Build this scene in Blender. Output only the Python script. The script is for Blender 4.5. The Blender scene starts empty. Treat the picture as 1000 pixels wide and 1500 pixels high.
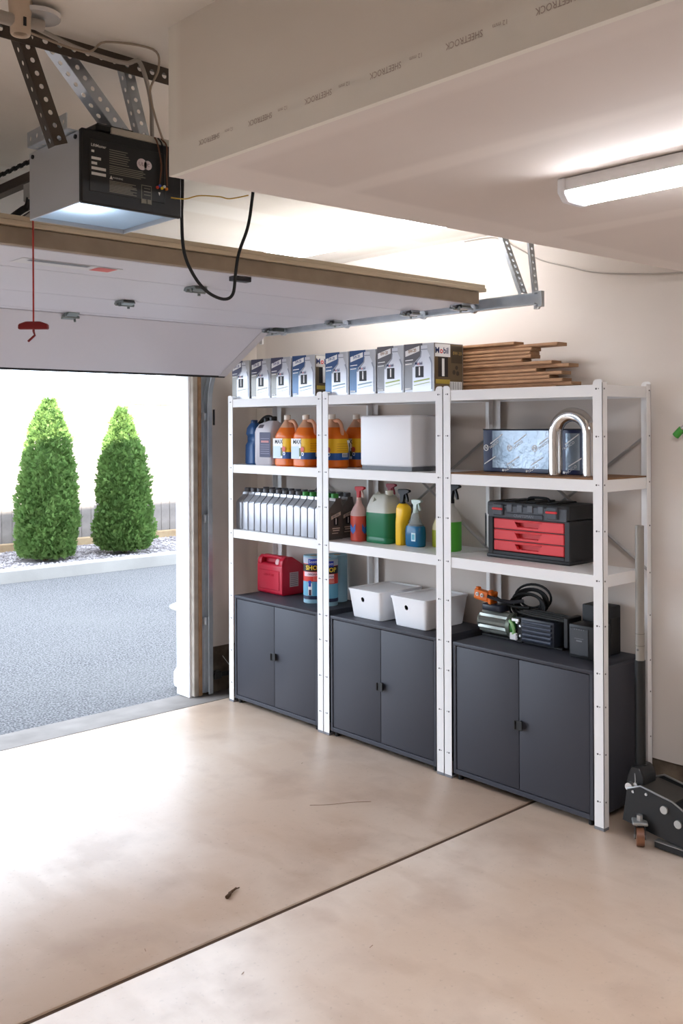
import bpy, bmesh, math, random
from mathutils import Vector, Matrix
rnd = random.Random(7)
SC = bpy.context.scene
COL = SC.collection
PI = math.pi

# ---------------------------------------------------------------- camera, sky, sun, exposure
cam_d = bpy.data.cameras.new('camera'); cam = bpy.data.objects.new('camera', cam_d); COL.objects.link(cam)
yaw, roll = 0.7392, -0.0045
Fv = Vector((math.sin(yaw), math.cos(yaw), 0)); Rv = Vector((math.cos(yaw), -math.sin(yaw), 0)); Uv = Vector((0, 0, 1))
R2 = Rv*math.cos(roll)+Uv*math.sin(roll); U2 = -Rv*math.sin(roll)+Uv*math.cos(roll)
M = Matrix((R2, U2, -Fv)).transposed().to_4x4(); M.translation = Vector((-3.544, -2.2612, 1.7062))
cam.matrix_world = M
cam_d.sensor_fit = 'AUTO'; cam_d.sensor_width = 36; cam_d.lens = 1416.06*36/1500
cam_d.shift_y = -124.84/1500; cam_d.clip_start = .05; cam_d.clip_end = 300
SC.camera = cam
world = bpy.data.worlds.new('sky'); SC.world = world; world.use_nodes = True
wb = world.node_tree.nodes['Background']; wb.inputs[0].default_value = (.74, .85, 1.0, 1); wb.inputs[1].default_value = 3.7
sun_d = bpy.data.lights.new('sun_offscreen', 'SUN'); sun_d.energy = 15.0; sun_d.angle = .009; sun_d.color = (1, .95, .86)
sun = bpy.data.objects.new('sun_offscreen', sun_d); COL.objects.link(sun)
sun.rotation_euler = Vector((.46, 1, -.68)).to_track_quat('-Z', 'Y').to_euler(); sun.location = (-3, -8, 9)
SC.view_settings.view_transform = 'Standard'; SC.view_settings.look = 'None'
SC.view_settings.gamma = 1; SC.view_settings.use_curve_mapping = False
SC.view_settings.exposure = 0.92
LED = 45.0        # radiance of the garage's LED battens
BULB = 32.0

# ---------------------------------------------------------------- materials
def lin(c):
    return tuple((v/255/12.92 if v/255 <= .04045 else ((v/255+.055)/1.055)**2.4) for v in c)
MATS = {}
def mat(name, rgb, rough=.5, metal=0., noise=None, bump=None, trans=0., emit=None, spec=.5, translucent=0., ior=1.45, coat=0.):
    """noise=(scale, rgb2, contrast) mixes a second colour; bump=(scale, strength)"""
    if name in MATS: return MATS[name]
    m = bpy.data.materials.new(name); m.use_nodes = True; nt = m.node_tree; N = nt.nodes; L = nt.links
    b = N['Principled BSDF']
    c = (*lin(rgb), 1); b.inputs['Base Color'].default_value = c
    b.inputs['Roughness'].default_value = rough; b.inputs['Metallic'].default_value = metal
    b.inputs['Specular IOR Level'].default_value = spec; b.inputs['IOR'].default_value = ior
    b.inputs['Transmission Weight'].default_value = trans; b.inputs['Coat Weight'].default_value = coat
    tc = N.new('ShaderNodeTexCoord')
    if noise:
        n = N.new('ShaderNodeTexNoise'); n.inputs['Scale'].default_value = noise[0]; n.inputs['Detail'].default_value = 6
        L.new(tc.outputs['Object'], n.inputs['Vector'])
        r = N.new('ShaderNodeMapRange'); k = noise[2]; r.inputs[1].default_value = .5-k; r.inputs[2].default_value = .5+k
        L.new(n.outputs[0], r.inputs[0])
        x = N.new('ShaderNodeMix'); x.data_type = 'RGBA'; x.inputs[6].default_value = c; x.inputs[7].default_value = (*lin(noise[1]), 1)
        L.new(r.outputs[0], x.inputs[0]); L.new(x.outputs[2], b.inputs['Base Color'])
    if bump:
        n = N.new('ShaderNodeTexNoise'); n.inputs['Scale'].default_value = bump[0]; n.inputs['Detail'].default_value = 4
        L.new(tc.outputs['Object'], n.inputs['Vector'])
        bp = N.new('ShaderNodeBump'); bp.inputs['Strength'].default_value = bump[1]; bp.inputs['Distance'].default_value = .01
        L.new(n.outputs[0], bp.inputs['Height']); L.new(bp.outputs[0], b.inputs['Normal'])
    if emit:
        b.inputs['Emission Color'].default_value = (*lin(emit[0]), 1); b.inputs['Emission Strength'].default_value = emit[1]
    if translucent:
        t = N.new('ShaderNodeBsdfTranslucent'); t.inputs[0].default_value = c
        ms = N.new('ShaderNodeMixShader'); ms.inputs[0].default_value = translucent
        L.new(b.outputs[0], ms.inputs[1]); L.new(t.outputs[0], ms.inputs[2]); L.new(ms.outputs[0], N['Material Output'].inputs[0])
    MATS[name] = m
    return m

def ramp_mat(name, build, rough=.7, bump=None, spec=.3):
    """material whose colour comes from build(nodes, links, texcoord) -> colour socket"""
    m = bpy.data.materials.new(name); m.use_nodes = True; nt = m.node_tree; N = nt.nodes; L = nt.links
    b = N['Principled BSDF']; b.inputs['Roughness'].default_value = rough; b.inputs['Specular IOR Level'].default_value = spec
    tc = N.new('ShaderNodeTexCoord')
    L.new(build(N, L, tc), b.inputs['Base Color'])
    if bump:
        n = N.new('ShaderNodeTexNoise'); n.inputs['Scale'].default_value = bump[0]; n.inputs['Detail'].default_value = 4
        L.new(tc.outputs['Object'], n.inputs['Vector'])
        bp = N.new('ShaderNodeBump'); bp.inputs['Strength'].default_value = bump[1]; bp.inputs['Distance'].default_value = .01
        L.new(n.outputs[0], bp.inputs['Height']); L.new(bp.outputs[0], b.inputs['Normal'])
    MATS[name] = m
    return m
def nz(N, L, tc, scale, detail=5, lo=.35, hi=.65, stretch=None):
    n = N.new('ShaderNodeTexNoise'); n.inputs['Scale'].default_value = scale; n.inputs['Detail'].default_value = detail
    if stretch:
        mp = N.new('ShaderNodeMapping'); mp.inputs['Scale'].default_value = stretch
        L.new(tc.outputs['Object'], mp.inputs['Vector']); L.new(mp.outputs[0], n.inputs['Vector'])
    else: L.new(tc.outputs['Object'], n.inputs['Vector'])
    r = N.new('ShaderNodeMapRange'); r.inputs[1].default_value = lo; r.inputs[2].default_value = hi
    L.new(n.outputs[0], r.inputs[0]); return r.outputs[0]
def mixc(N, L, f, a, b):
    x = N.new('ShaderNodeMix'); x.data_type = 'RGBA'
    for s, v in ((6, a), (7, b)):
        if isinstance(v, tuple): x.inputs[s].default_value = (*lin(v), 1)
        else: L.new(v, x.inputs[s])
    if isinstance(f, float): x.inputs[0].default_value = f
    else: L.new(f, x.inputs[0])
    return x.outputs[2]
def mul(N, L, a, k):
    m = N.new('ShaderNodeMath'); m.operation = 'MULTIPLY'; L.new(a, m.inputs[0])
    if isinstance(k, float): m.inputs[1].default_value = k
    else: L.new(k, m.inputs[1])
    return m.outputs[0]
def band(N, L, tc, axis, c, half, edge=.02, wob=.03, seed=0.):
    """joint-compound band: 1 where |coord-c| < half with a trowelled, wobbling edge"""
    s = N.new('ShaderNodeSeparateXYZ'); L.new(tc.outputs['Object'], s.inputs[0])
    n = N.new('ShaderNodeTexNoise'); n.inputs['Scale'].default_value = 1.6; n.inputs['Detail'].default_value = 3
    mp = N.new('ShaderNodeMapping'); mp.inputs['Location'].default_value = (seed, seed*2, seed*3)
    L.new(tc.outputs['Object'], mp.inputs[0]); L.new(mp.outputs[0], n.inputs['Vector'])
    d = N.new('ShaderNodeMath'); d.operation = 'SUBTRACT'; L.new(s.outputs[axis], d.inputs[0]); d.inputs[1].default_value = c
    a = N.new('ShaderNodeMath'); a.operation = 'ABSOLUTE'; L.new(d.outputs[0], a.inputs[0])
    w = N.new('ShaderNodeMath'); w.operation = 'MULTIPLY_ADD'; L.new(n.outputs[0], w.inputs[0]); w.inputs[1].default_value = wob*2; L.new(a.outputs[0], w.inputs[2])
    r = N.new('ShaderNodeMapRange'); L.new(w.outputs[0], r.inputs[0])
    r.inputs[1].default_value = half+wob+edge; r.inputs[2].default_value = half+wob-edge
    return r.outputs[0]
def drywall(name, bands, paper=(222, 212, 203), mud=(234, 226, 216)):
    def bld(N, L, tc):
        col = mixc(N, L, nz(N, L, tc, 1.1), paper, tuple(int(v*.965) for v in paper))
        col = mixc(N, L, mul(N, L, nz(N, L, tc, 3., 6, .52, .72, (1, .35, 1)), .25), col, mud)
        for i, (ax, c, h) in enumerate(bands):
            col = mixc(N, L, mul(N, L, band(N, L, tc, ax, c, h, .015, .03, i*3.7), .8), col, mud)
        return col
    return ramp_mat(name, bld, .85, (60, .02), .2)

WHITE = mat('white_powder_coat', (236, 234, 232), .38, 0, None, (120, .01))
CHAR = mat('charcoal_powder_coat', (60, 61, 68), .5, 0, None, (250, .03), spec=.35)
BLACKP = mat('black_plastic', (22, 22, 23), .5)
BLACKG = mat('black_gloss', (14, 14, 15), .25)
RUBBER = mat('black_rubber', (20, 19, 19), .7)
STEEL = mat('galvanised_steel', (200, 205, 210), .36, .7, (14, (176, 183, 190), .25))
DSTEEL = mat('dark_punched_steel', (92, 84, 76), .45, .6)
CHROME = mat('polished_steel', (226, 224, 222), .08, 1.)
ZINC = mat('zinc_bolt', (210, 210, 208), .3, .9)
WPLAST = mat('white_plastic', (240, 240, 242), .35)
BOLT = mat('bolt_and_hole_shade', (95, 92, 90), .5, .4)

# ---------------------------------------------------------------- mesh helpers
class B:
    def __init__(s): s.bm = bmesh.new()
    def face(s, pts):
        return s.bm.faces.new([s.bm.verts.new(p) for p in pts])
    def box(s, x0, x1, y0, y1, z0, z1, bev=0, seg=1):
        v = [s.bm.verts.new((x, y, z)) for x in (x0, x1) for y in (y0, y1) for z in (z0, z1)]
        fs = [s.bm.faces.new([v[i] for i in f]) for f in ((0,1,3,2),(4,6,7,5),(0,4,5,1),(2,3,7,6),(0,2,6,4),(1,5,7,3))]
        if bev: s._bev(fs, bev, seg)
        return s
    def _bev(s, fs, bev, seg):
        es = list({e for f in fs for e in f.edges})
        bmesh.ops.bevel(s.bm, geom=es, offset=bev, segments=seg, affect='EDGES', clamp_overlap=True, profile=.5)
    def prism(s, poly, ax, a0, a1, bev=0, seg=1):
        def P(p, a): return {'x': (a, p[0], p[1]), 'y': (p[0], a, p[1]), 'z': (p[0], p[1], a)}[ax]
        A = [s.bm.verts.new(P(p, a0)) for p in poly]; Bv = [s.bm.verts.new(P(p, a1)) for p in poly]
        fs = [s.bm.faces.new(A), s.bm.faces.new(Bv[::-1])]; n = len(poly)
        for i in range(n): fs.append(s.bm.faces.new((A[i], Bv[i], Bv[(i+1) % n], A[(i+1) % n])))
        if bev: s._bev(fs, bev, seg)
        return s
    def loft(s, rings, cap=True, closed=True):
        vs = [[s.bm.verts.new(p) for p in r] for r in rings]
        for a, b in zip(vs[:-1], vs[1:]):
            n = len(a)
            for i in range(n if closed else n-1):
                s.bm.faces.new((a[i], a[(i+1) % n], b[(i+1) % n], b[i]))
        if cap and closed:
            s.bm.faces.new(vs[0][::-1]); s.bm.faces.new(vs[-1])
        return s
    def tube(s, pts, r, n=8, cap=True):
        pts = [Vector(p) for p in pts]; rings = []
        rr = r if isinstance(r, (list, tuple)) else [r]*len(pts)
        up = None
        for i, p in enumerate(pts):
            t = (pts[min(i+1, len(pts)-1)]-pts[max(i-1, 0)]).normalized()
            if up is None:
                up = Vector((0, 0, 1)) if abs(t.z) < .9 else Vector((1, 0, 0))
            a = t.cross(up).normalized(); up = a.cross(t).normalized()
            rings.append([p+(a*math.cos(2*PI*k/n)+up*math.sin(2*PI*k/n))*rr[i] for k in range(n)])
        return s.loft(rings, cap)
    def cyl(s, p0, p1, r, n=16, r1=None):
        return s.tube([p0, p1], [r, r if r1 is None else r1], n)
    def lathe(s, prof, cx=0, cy=0, n=24, cap=True):
        return s.loft([[(cx+r*math.cos(2*PI*k/n), cy+r*math.sin(2*PI*k/n), z) for k in range(n)] for r, z in prof], cap)
    def xf(s, m):
        bmesh.ops.transform(s.bm, matrix=m, verts=s.bm.verts); return s
    def done(s, name, m, parent=None, smooth=35, **kw):
        bmesh.ops.recalc_face_normals(s.bm, faces=s.bm.faces)
        me = bpy.data.meshes.new(name); s.bm.to_mesh(me); s.bm.free()
        if m: me.materials.append(m)
        if smooth:
            me.shade_smooth(); me.set_sharp_from_angle(angle=math.radians(smooth))
        return link(name, me, parent, **kw)
def link(name, me, parent=None, loc=None, **kw):
    o = bpy.data.objects.new(name, me); COL.objects.link(o)
    if parent: o.parent = parent
    if loc: o.location = loc
    for k, v in kw.items(): o[k] = v
    return o
def thing(name, label, cat, loc=(0, 0, 0), rz=0, group=None):
    o = bpy.data.objects.new(name, None); COL.objects.link(o); o.empty_display_size = .05
    o.location = loc; o.rotation_euler = (0, 0, rz); o['label'] = label; o['category'] = cat
    if group: o['group'] = group
    return o
def dup(root, loc, rz=None, label=None):
    r = root.copy(); COL.objects.link(r); r.location = loc
    if rz is not None: r.rotation_euler = (0, 0, rz)
    if label: r['label'] = label
    for ch in list(root.children):
        c = ch.copy(); COL.objects.link(c); c.parent = r
        for g in list(ch.children):
            d = g.copy(); COL.objects.link(d); d.parent = c
    return r
def sup(z, hx, hy, e=4, n=28, cx=0, cy=0):
    out = []
    for k in range(n):
        a = 2*PI*k/n; c, s_ = math.cos(a), math.sin(a)
        out.append((cx+hx*math.copysign(abs(c)**(2/e), c), cy+hy*math.copysign(abs(s_)**(2/e), s_), z))
    return out
def smooth_path(pts, k=6):
    pts = [Vector(p) for p in pts]; out = []
    for i in range(len(pts)-1):
        p0 = pts[max(i-1, 0)]; p1 = pts[i]; p2 = pts[i+1]; p3 = pts[min(i+2, len(pts)-1)]
        for j in range(k):
            t = j/k
            out.append(.5*((2*p1)+(-p0+p2)*t+(2*p0-5*p1+4*p2-p3)*t*t+(-p0+3*p1-3*p2+p3)*t**3))
    out.append(pts[-1]); return out
def arc(cx, cy, r, a0, a1, n=8):
    return [(cx+r*math.cos(math.radians(a0+(a1-a0)*i/n)), cy+r*math.sin(math.radians(a0+(a1-a0)*i/n))) for i in range(n+1)]

def cut(o, *cutters):
    """subtract closed shapes from a mesh object and keep only the result"""
    tmp = []
    for c in cutters:
        k = c.done('cutter', None, None, 0); tmp.append(k); k.parent = o.parent
        md = o.modifiers.new('cut', 'BOOLEAN'); md.operation = 'DIFFERENCE'; md.solver = 'EXACT'; md.object = k
    bpy.context.view_layer.update()
    me = bpy.data.meshes.new_from_object(o.evaluated_get(bpy.context.evaluated_depsgraph_get()))
    o.modifiers.clear(); o.data = me
    for k in tmp: bpy.data.objects.remove(k)
    return o
# flat print: frames are (origin, u, v); n = u x v points out of the surface
def fr(O, u, v): return (Vector(O), Vector(u), Vector(v))
def FRONT(x, y, z): return fr((x, y, z), (0, -1, 0), (0, 0, 1))     # surface facing -X
def SIDE(x, y, z): return fr((x, y, z), (1, 0, 0), (0, 0, 1))       # surface facing -Y
def prints(name, polys, f, m, parent, lift=.0006, bend=None):
    O, u, v = f; n = u.cross(v); b = B()
    for poly in polys:
        b.face([(bend(*p, lift) if bend else O+u*p[0]+v*p[1]+n*lift) for p in poly])
    me = bpy.data.meshes.new(name); b.bm.to_mesh(me); b.bm.free(); me.materials.append(m)
    return link(name, me, parent, **(dict(kind='stuff') if len(polys) > 1 and not bend else {}))
def rect(u0, u1, v0, v1): return [(u0, v0), (u1, v0), (u1, v1), (u0, v1)]
def disc(u, v, r, n=14): return [(u+r*math.cos(2*PI*k/n), v+r*math.sin(2*PI*k/n)) for k in range(n)]
TXT = {}
def text(txt, size, f, pos, m, parent, lift=.0012, rot=0, bend=None, name='lettering', bold=0., sx=1., align='CENTER'):
    key = (txt, align, bold)
    if key not in TXT:
        c = bpy.data.curves.new('t', 'FONT'); c.body = txt; c.align_x = align; c.align_y = 'CENTER'; c.resolution_u = 2; c.offset = bold
        o = bpy.data.objects.new('t', c); me = bpy.data.meshes.new_from_object(o)
        TXT[key] = ([tuple(v.co) for v in me.vertices], [tuple(p.vertices) for p in me.polygons])
        bpy.data.objects.remove(o); bpy.data.meshes.remove(me)
    vs, fs = TXT[key]; O, u, v = f; n = u.cross(v); cr, sr = math.cos(rot), math.sin(rot); out = []
    for x, y, _ in vs:
        x, y = x*size*sx, y*size; a, b_ = pos[0]+x*cr-y*sr, pos[1]+x*sr+y*cr
        out.append(bend(a, b_, lift) if bend else O+u*a+v*b_+n*lift)
    me = bpy.data.meshes.new(name); me.from_pydata([tuple(p) for p in out], [], fs); me.materials.append(m)
    return link(name, me, parent)

S = dict(kind='structure')
# ================================================================ THE ROOM
def slab_col(N, L, tc):
    c = mixc(N, L, nz(N, L, tc, .55, 9, .3, .7), (205, 182, 161), (190, 162, 138))
    c = mixc(N, L, mul(N, L, nz(N, L, tc, 1.3, 12, .42, .62), .75), c, (220, 203, 187))
    c = mixc(N, L, mul(N, L, nz(N, L, tc, 2.6, 12, .5, .66), .6), c, (166, 136, 112))
    c = mixc(N, L, mul(N, L, nz(N, L, tc, 7., 10, .52, .66, (1, .3, 1)), .35), c, (180, 152, 128))
    return mixc(N, L, mul(N, L, nz(N, L, tc, 55, 5, .62, .74), .25), c, (120, 98, 82))
SLAB = ramp_mat('tan_concrete', slab_col, .38, (38, .05), .5)
APRON = mat('grey_concrete', (132, 125, 119), .8, 0, (5, (112, 105, 99), .2), (50, .1))
STEM = mat('stem_wall_concrete', (126, 110, 94), .9, 0, (9, (84, 72, 60), .14), (22, .5))
DRYR = drywall('drywall_right', [(1, 2.93, .1), (2, 2.7, .08)])
DRYF = drywall('drywall_front', [(0, .42, .07), (0, -.0, .03)], (218, 208, 198), (228, 219, 208))
DRYC = drywall('drywall_ceiling', [(0, -.2, .13), (0, -1.5, .12), (1, 1.4, .1), (0, .42, .1)], (243, 236, 226), (249, 245, 238))
DRYSB = drywall('drywall_soffit_bottom', [(0, -2.24, .07), (1, -.27, .12), (0, -1.82, .035), (0, -.9, .05)], (228, 217, 209), (233, 223, 215))
DRYSS = drywall('drywall_soffit_side', [(2, 2.33, .075), (1, -.2, .045)], (234, 225, 213), (244, 239, 228))
PAINT = mat('white_exterior_paint', (238, 238, 240), .5)
SIDING = mat('pale_siding', (222, 220, 214), .7)
RAW = mat('raw_lumber', (166, 130, 96), .75, 0, (16, (134, 100, 70), .2))
TRIMG = mat('weathered_trim', (182, 172, 160), .7, 0, (10, (150, 140, 128), .2))

fl = B().box(-4.7, .44, -4.5, 2.73, -.14, -.007).done('floor', mat('joint_filler', (88, 68, 53), .95), None, 0, **S)
for x0, x1 in ((-4.7, -2.433), (-2.407, .43)):
    for y0, y1 in ((-4.5, .394), (.417, 2.735)):
        B().box(x0, x1, y0, y1, -.1, 0, .004, 2).done('concrete_slab', SLAB, fl)
B().prism([(2.74, 0), (3.05, -.018), (3.05, -.15), (2.74, -.15)], 'x', -4.7, .43).done('floor_threshold', APRON, None, 0, **S)
B().box(.42, .46, -4.5, 2.945, .21, 2.72).done('wall_right', DRYR, None, 0, **S)
B().box(.428, .6, -4.5, 2.95, -.05, .21).done('baseboard_right', STEM, None, 0, **S)
B().box(-.06, .42, 2.93, 3.05, .285, 2.72).done('wall_front', DRYF, None, 0, **S)
B().box(-.06, .43, 2.94, 3.05, -.05, .285).done('baseboard_front', STEM, None, 0, **S)
B().box(-4.75, -.06, 2.93, 3.05, 2.09, 2.72).done('wall_front', DRYF, None, 0, **S)
B().box(-4.75, -.14, 2.895, 3.06, 2.058, 2.09).done('trim_1', mat('header_trim', (196, 176, 148), .7), None, 0, **S)
B().box(-4.75, -4.7, -4.5, 3.05, 0, 2.72).done('wall_left', drywall('drywall_left', [(1, 0., .1)]), None, 0, **S)
B().box(-4.75, .46, -4.55, -4.5, 0, 2.72).done('wall_back', drywall('drywall_back', [(0, -2., .1)]), None, 0, **S)
B().box(-4.75, .46, -4.55, 3.05, 2.7, 2.78).done('ceiling', DRYC, None, 0, **S)
# dropped soffit
sof = bpy.data.objects.new('ceiling_soffit', None); COL.objects.link(sof); sof['kind'] = 'structure'
B().prism([(-2.225, -.2), (.42, -.31), (.42, -4.5), (-2.225, -4.5)], 'z', 2.33, 2.344).done('drywall_sheet', DRYSB, sof, 0)
B().box(-2.2405, -2.2255, -4.5, -.2, 2.3295, 2.7).done('drywall_sheet', DRYSS, sof, 0)
B().prism([(-2.225, -.2), (.42, -.31), (.42, -.325), (-2.225, -.215)], 'z', 2.345, 2.7).done('drywall_sheet', DRYSS, sof, 0)
INKG = mat('grey_board_print', (188, 170, 158), .9); INKD = mat('dark_board_print', (158, 138, 126), .9)
for i in range(9):
    f = FRONT(-2.2405, 0, 0)
    text('SHEETROCK', .018, f, (.375+i*.195, 2.384), INKG, sof, .0008, PI, sx=.85)
    text('12 mm', .012, f, (.455+i*.195, 2.387), INKG, sof, .0008, PI)
    fb = fr((0, 0, 2.33), (0, -1, 0), (1, 0, 0))
    text('FASTENER LINE 16', .011, fb, (.42+i*.3, -2.205), INKD, sof, .0008, sx=1.6)
# white painted reveal, weathered stop and raw stud beside the door opening
B().box(-.13, -.1, 2.925, 3.075, -.012, 2.06, .003).done('trim_2', PAINT, None, **S)
B().box(-.117, -.082, 2.89, 2.925, 0, 2.06, .003).done('trim_3', TRIMG, None, **S)
B().box(-.082, -.058, 2.885, 2.94, 0, 2.3, .002).done('trim_4', RAW, None, **S)
# house above and beside
B().box(-12, 6, -6, 3.05, 2.8, 5.54).done('wall_upper', SIDING, None, 0, **S)
B().box(.62, 6, -6, 3.05, -.1, 2.8).done('wall_exterior_right', SIDING, None, 0, **S)
B().box(-12, -4.8, -6, 3.05, -.1, 2.8).done('wall_exterior_left', SIDING, None, 0, **S)

# ================================================================ OUTDOORS
def asph(N, L, tc):
    c = mixc(N, L, nz(N, L, tc, 75, 3, .38, .62), (58, 58, 61), (124, 123, 124))
    return mixc(N, L, mul(N, L, nz(N, L, tc, .5, 5, .4, .7), .5), c, (112, 111, 110))
ASPH = ramp_mat('asphalt', asph, .85, (140, .9), .3)
B().box(-20, 25, 3.05, 8.2, -.25, -.025).done('ground_driveway', ASPH, None, 0, **S)
CURB = mat('curb_concrete', (160, 157, 153), .8, 0, (3, (146, 143, 139), .2), (60, .1))
B().prism([(8.2, -.03), (8.215, .105), (8.23, .115), (8.4, .115), (8.4, -.1), (8.2, -.1)], 'x', -15, 20).done('curb', CURB, None, 25, **S)
GRAV = mat('grey_gravel', (150, 145, 147), .9, 0, (40, (112, 106, 108), .2), (60, .6))
B().box(-15, 20, 8.4, 40, -.2, .07).done('ground_gravel', GRAV, None, 0, **S)
b = B()
for i in range(4200):
    x, y = rnd.uniform(.2, 5.6), rnd.uniform(8.44, 10.11); r = rnd.uniform(.012, .03); z = .07+r*.3
    if min(math.hypot(x-1.8, y-9.04), math.hypot(x-2.9, y-9.04)) < .3: continue
    v = [b.bm.verts.new((x+r*a*rnd.uniform(.7, 1.2), y+r*c*rnd.uniform(.7, 1.2), z+r*d*.7)) for a, c, d in ((1,0,0),(0,1,0),(-1,0,0),(0,-1,0),(0,0,1),(0,0,-1))]
    for i0 in range(4):
        b.bm.faces.new((v[i0], v[(i0+1) % 4], v[4])); b.bm.faces.new((v[(i0+1) % 4], v[i0], v[5]))
b.done('gravel_stones', mat('gravel_stone', (172, 166, 168), .85, 0, (7, (120, 113, 115), .12)), None, 0, kind='stuff', label='loose grey gravel stones in the bed behind the curb', category='gravel')
BEAM = mat('edging_timber', (170, 148, 116), .8, 0, (8, (146, 122, 94), .2))
o = B().box(-3, 9, 10.17, 10.27, .06, .17, .008).done('edging_timber', BEAM); o['label'] = 'long landscape timber lying at the foot of the board fence'; o['category'] = 'timber'
FBD = mat('fence_board', (140, 133, 128), .85, 0, (6, (118, 110, 106), .2), (30, .15))
fen = thing('board_fence', 'tall weathered grey board fence behind the gravel bed', 'fence', (0, 10.34, .07))
me = None
for i in range(52):
    x = -.6+i*.145
    if me is None:
        o = B().box(-.0705, .0705, -.01, .01, 0, 1.985, .004).done('fence_board', FBD, fen); me = o.data
    else: o = link('fence_board', me, fen)
    o.location = (x, rnd.uniform(-.003, .003), rnd.uniform(-.008, .008))
B().box(-1, 7.2, .012, .05, .3, .39).done('fence_rail', FBD, fen); B().box(-1, 7.2, .012, .05, 1.6, 1.69).done('fence_rail', FBD, fen)
o = B().box(3.72, 5.4, 10.325, 10.365, 2.068, 2.135, .004).done('wooden_beam', mat('brown_beam', (142, 116, 100), .8, 0, (9, (116, 92, 78), .2))); o['label'] = 'brown wooden beam running along the top of the fence'; o['category'] = 'beam'
o.rotation_euler.y = .006
for xx in (3.9, 5.2): B().box(xx-.04, xx+.04, .03, .12, 0, 2.0).done('fence_post', FBD, fen)
# conical evergreens
LEAF = mat('evergreen_leaf', (92, 124, 66), .6, 0, (9, (122, 148, 82), .2), spec=.3, translucent=.4)
TRUNK = mat('bark', (92, 70, 52), .9)
def evergreen(label, loc, Hh, prof, lean, n, seed):
    rg = random.Random(seed); t = thing('evergreen_shrub', label, 'shrub', loc)
    def rad(f):
        for (a, ra), (c, rc) in zip(prof[:-1], prof[1:]):
            if a <= f <= c: return ra+(rc-ra)*(f-a)/(c-a)
        return 0
    B().loft([[(lean*f*Hh+.72*rad(f)*math.cos(2*PI*k/14)*rg.uniform(.85, 1.05), .72*rad(f)*math.sin(2*PI*k/14)*rg.uniform(.85, 1.05), .04+f*Hh*.97) for k in range(14)] for f in [i/16 for i in range(17)]]).done('inner_branches', LEAF, t)
    B().cyl((0, 0, -.02), (0, 0, .5), .035, 8).done('trunk', TRUNK, t)
    lumps = [(rg.uniform(0, 2*PI), rg.uniform(0, 1), rg.uniform(-.16, .16)) for _ in range(80)]
    b = B()
    for i in range(n):
        f = 1-math.sqrt(rg.random())*.99 if rg.random() < .7 else rg.random(); a = rg.uniform(0, 2*PI)
        k = 1+sum(w*math.exp(-((f-lf)/.07)**2-(math.atan2(math.sin(a-la), math.cos(a-la))/.35)**2) for la, lf, w in lumps)
        r = rad(f)*rg.uniform(.7, 1.1)*k+rg.uniform(0, .02)
        p = Vector((lean*f*Hh+r*math.cos(a), r*math.sin(a), .03+f*Hh))
        d = Vector((math.cos(a)*.75, math.sin(a)*.75, rg.uniform(.3, 1.3))); d += Vector((rg.uniform(-.5, .5), rg.uniform(-.5, .5), rg.uniform(-.3, .3))); d.normalize()
        s_ = d.cross(Vector((rg.uniform(-1, 1), rg.uniform(-1, 1), rg.uniform(-1, 1)))).normalized()
        Ln = rg.uniform(.03, .075); w = Ln*.28
        b.face([p-s_*w*.3, p+s_*w*.3, p+d*Ln*.6+s_*w, p+d*Ln, p+d*Ln*.6-s_*w])
        b.face([p+d*Ln*.1, p+d*Ln*.4+s_*w*1.7, p+d*Ln*.75+s_*w*1.9])
        b.face([p+d*Ln*.1, p+d*Ln*.7-s_*w*2., p+d*Ln*.35-s_*w*1.7])
    b.done('foliage', LEAF, t, 0, kind='stuff')
evergreen('taller conical evergreen shrub growing in gravel, nearly straight sided', (1.80, 9.04, .07), 1.96, [(0, .27), (.08, .34), (.25, .335), (.45, .29), (.62, .26), (.75, .21), (.85, .15), (.93, .1), (1, .015)], .03, 9000, 3)
evergreen('shorter conical evergreen shrub beside the house corner trim', (2.90, 9.04, .07), 1.85, [(0, .26), (.08, .36), (.2, .355), (.4, .30), (.6, .25), (.72, .2), (.82, .14), (.92, .08), (1, .015)], -.02, 9000, 5)
# leafy twig against the fence
b = B()
for i in range(26):
    p = Vector((4.62+rnd.uniform(-.13, .13), 10.27, 1.78+rnd.uniform(-.16, .2))); d = Vector((rnd.uniform(-1, 1), -.4, rnd.uniform(-1, 1))).normalized()*.05; s_ = d.cross(Vector((0, 1, 0)))*.4
    b.face([p, p+d*.5+s_, p+d, p+d*.5-s_])
t = thing('vine', 'sparse leafy vine clinging high on the board fence', 'vine', (0, 0, 0)); b.done('leaves', LEAF, t, 0)
B().tube(smooth_path([(4.75, 10.3, .1), (4.7, 10.29, .9), (4.6, 10.29, 1.5), (4.66, 10.29, 1.95)]), .006, 5).done('stem', TRUNK, t)
t = thing('manhole_cover', 'pale round utility cover set in the asphalt driveway', 'cover', (1.80, 5.55, -.025))
B().lathe([(.36, 0), (.36, .008), (.34, .012)], n=32).done('ring', CURB, t); B().lathe([(.32, .004), (.32, .014)], n=32).done('lid', mat('pale_lid', (226, 222, 214), .8), t)
t = thing('downspout', 'white downspout with curved shoe outside the door jamb', 'downspout', (.02, 3.24, -.025))
B().box(.0, .07, -.15, -.07, .2, 2.75, .012, 2).done('pipe', PAINT, t)
B().loft([[(x+c[0]*.036, y+c[1]*.045, z) for c in [(math.cos(2*PI*k/14), math.sin(2*PI*k/14)) for k in range(14)]] for x, y, z in ((.035, -.1, .26), (.03, -.09, .2), (.0, -.03, .16), (-.02, .0, .1), (-.022, .0, .03), (-.015, .0, .006))]).done('shoe', PAINT, t)
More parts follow.
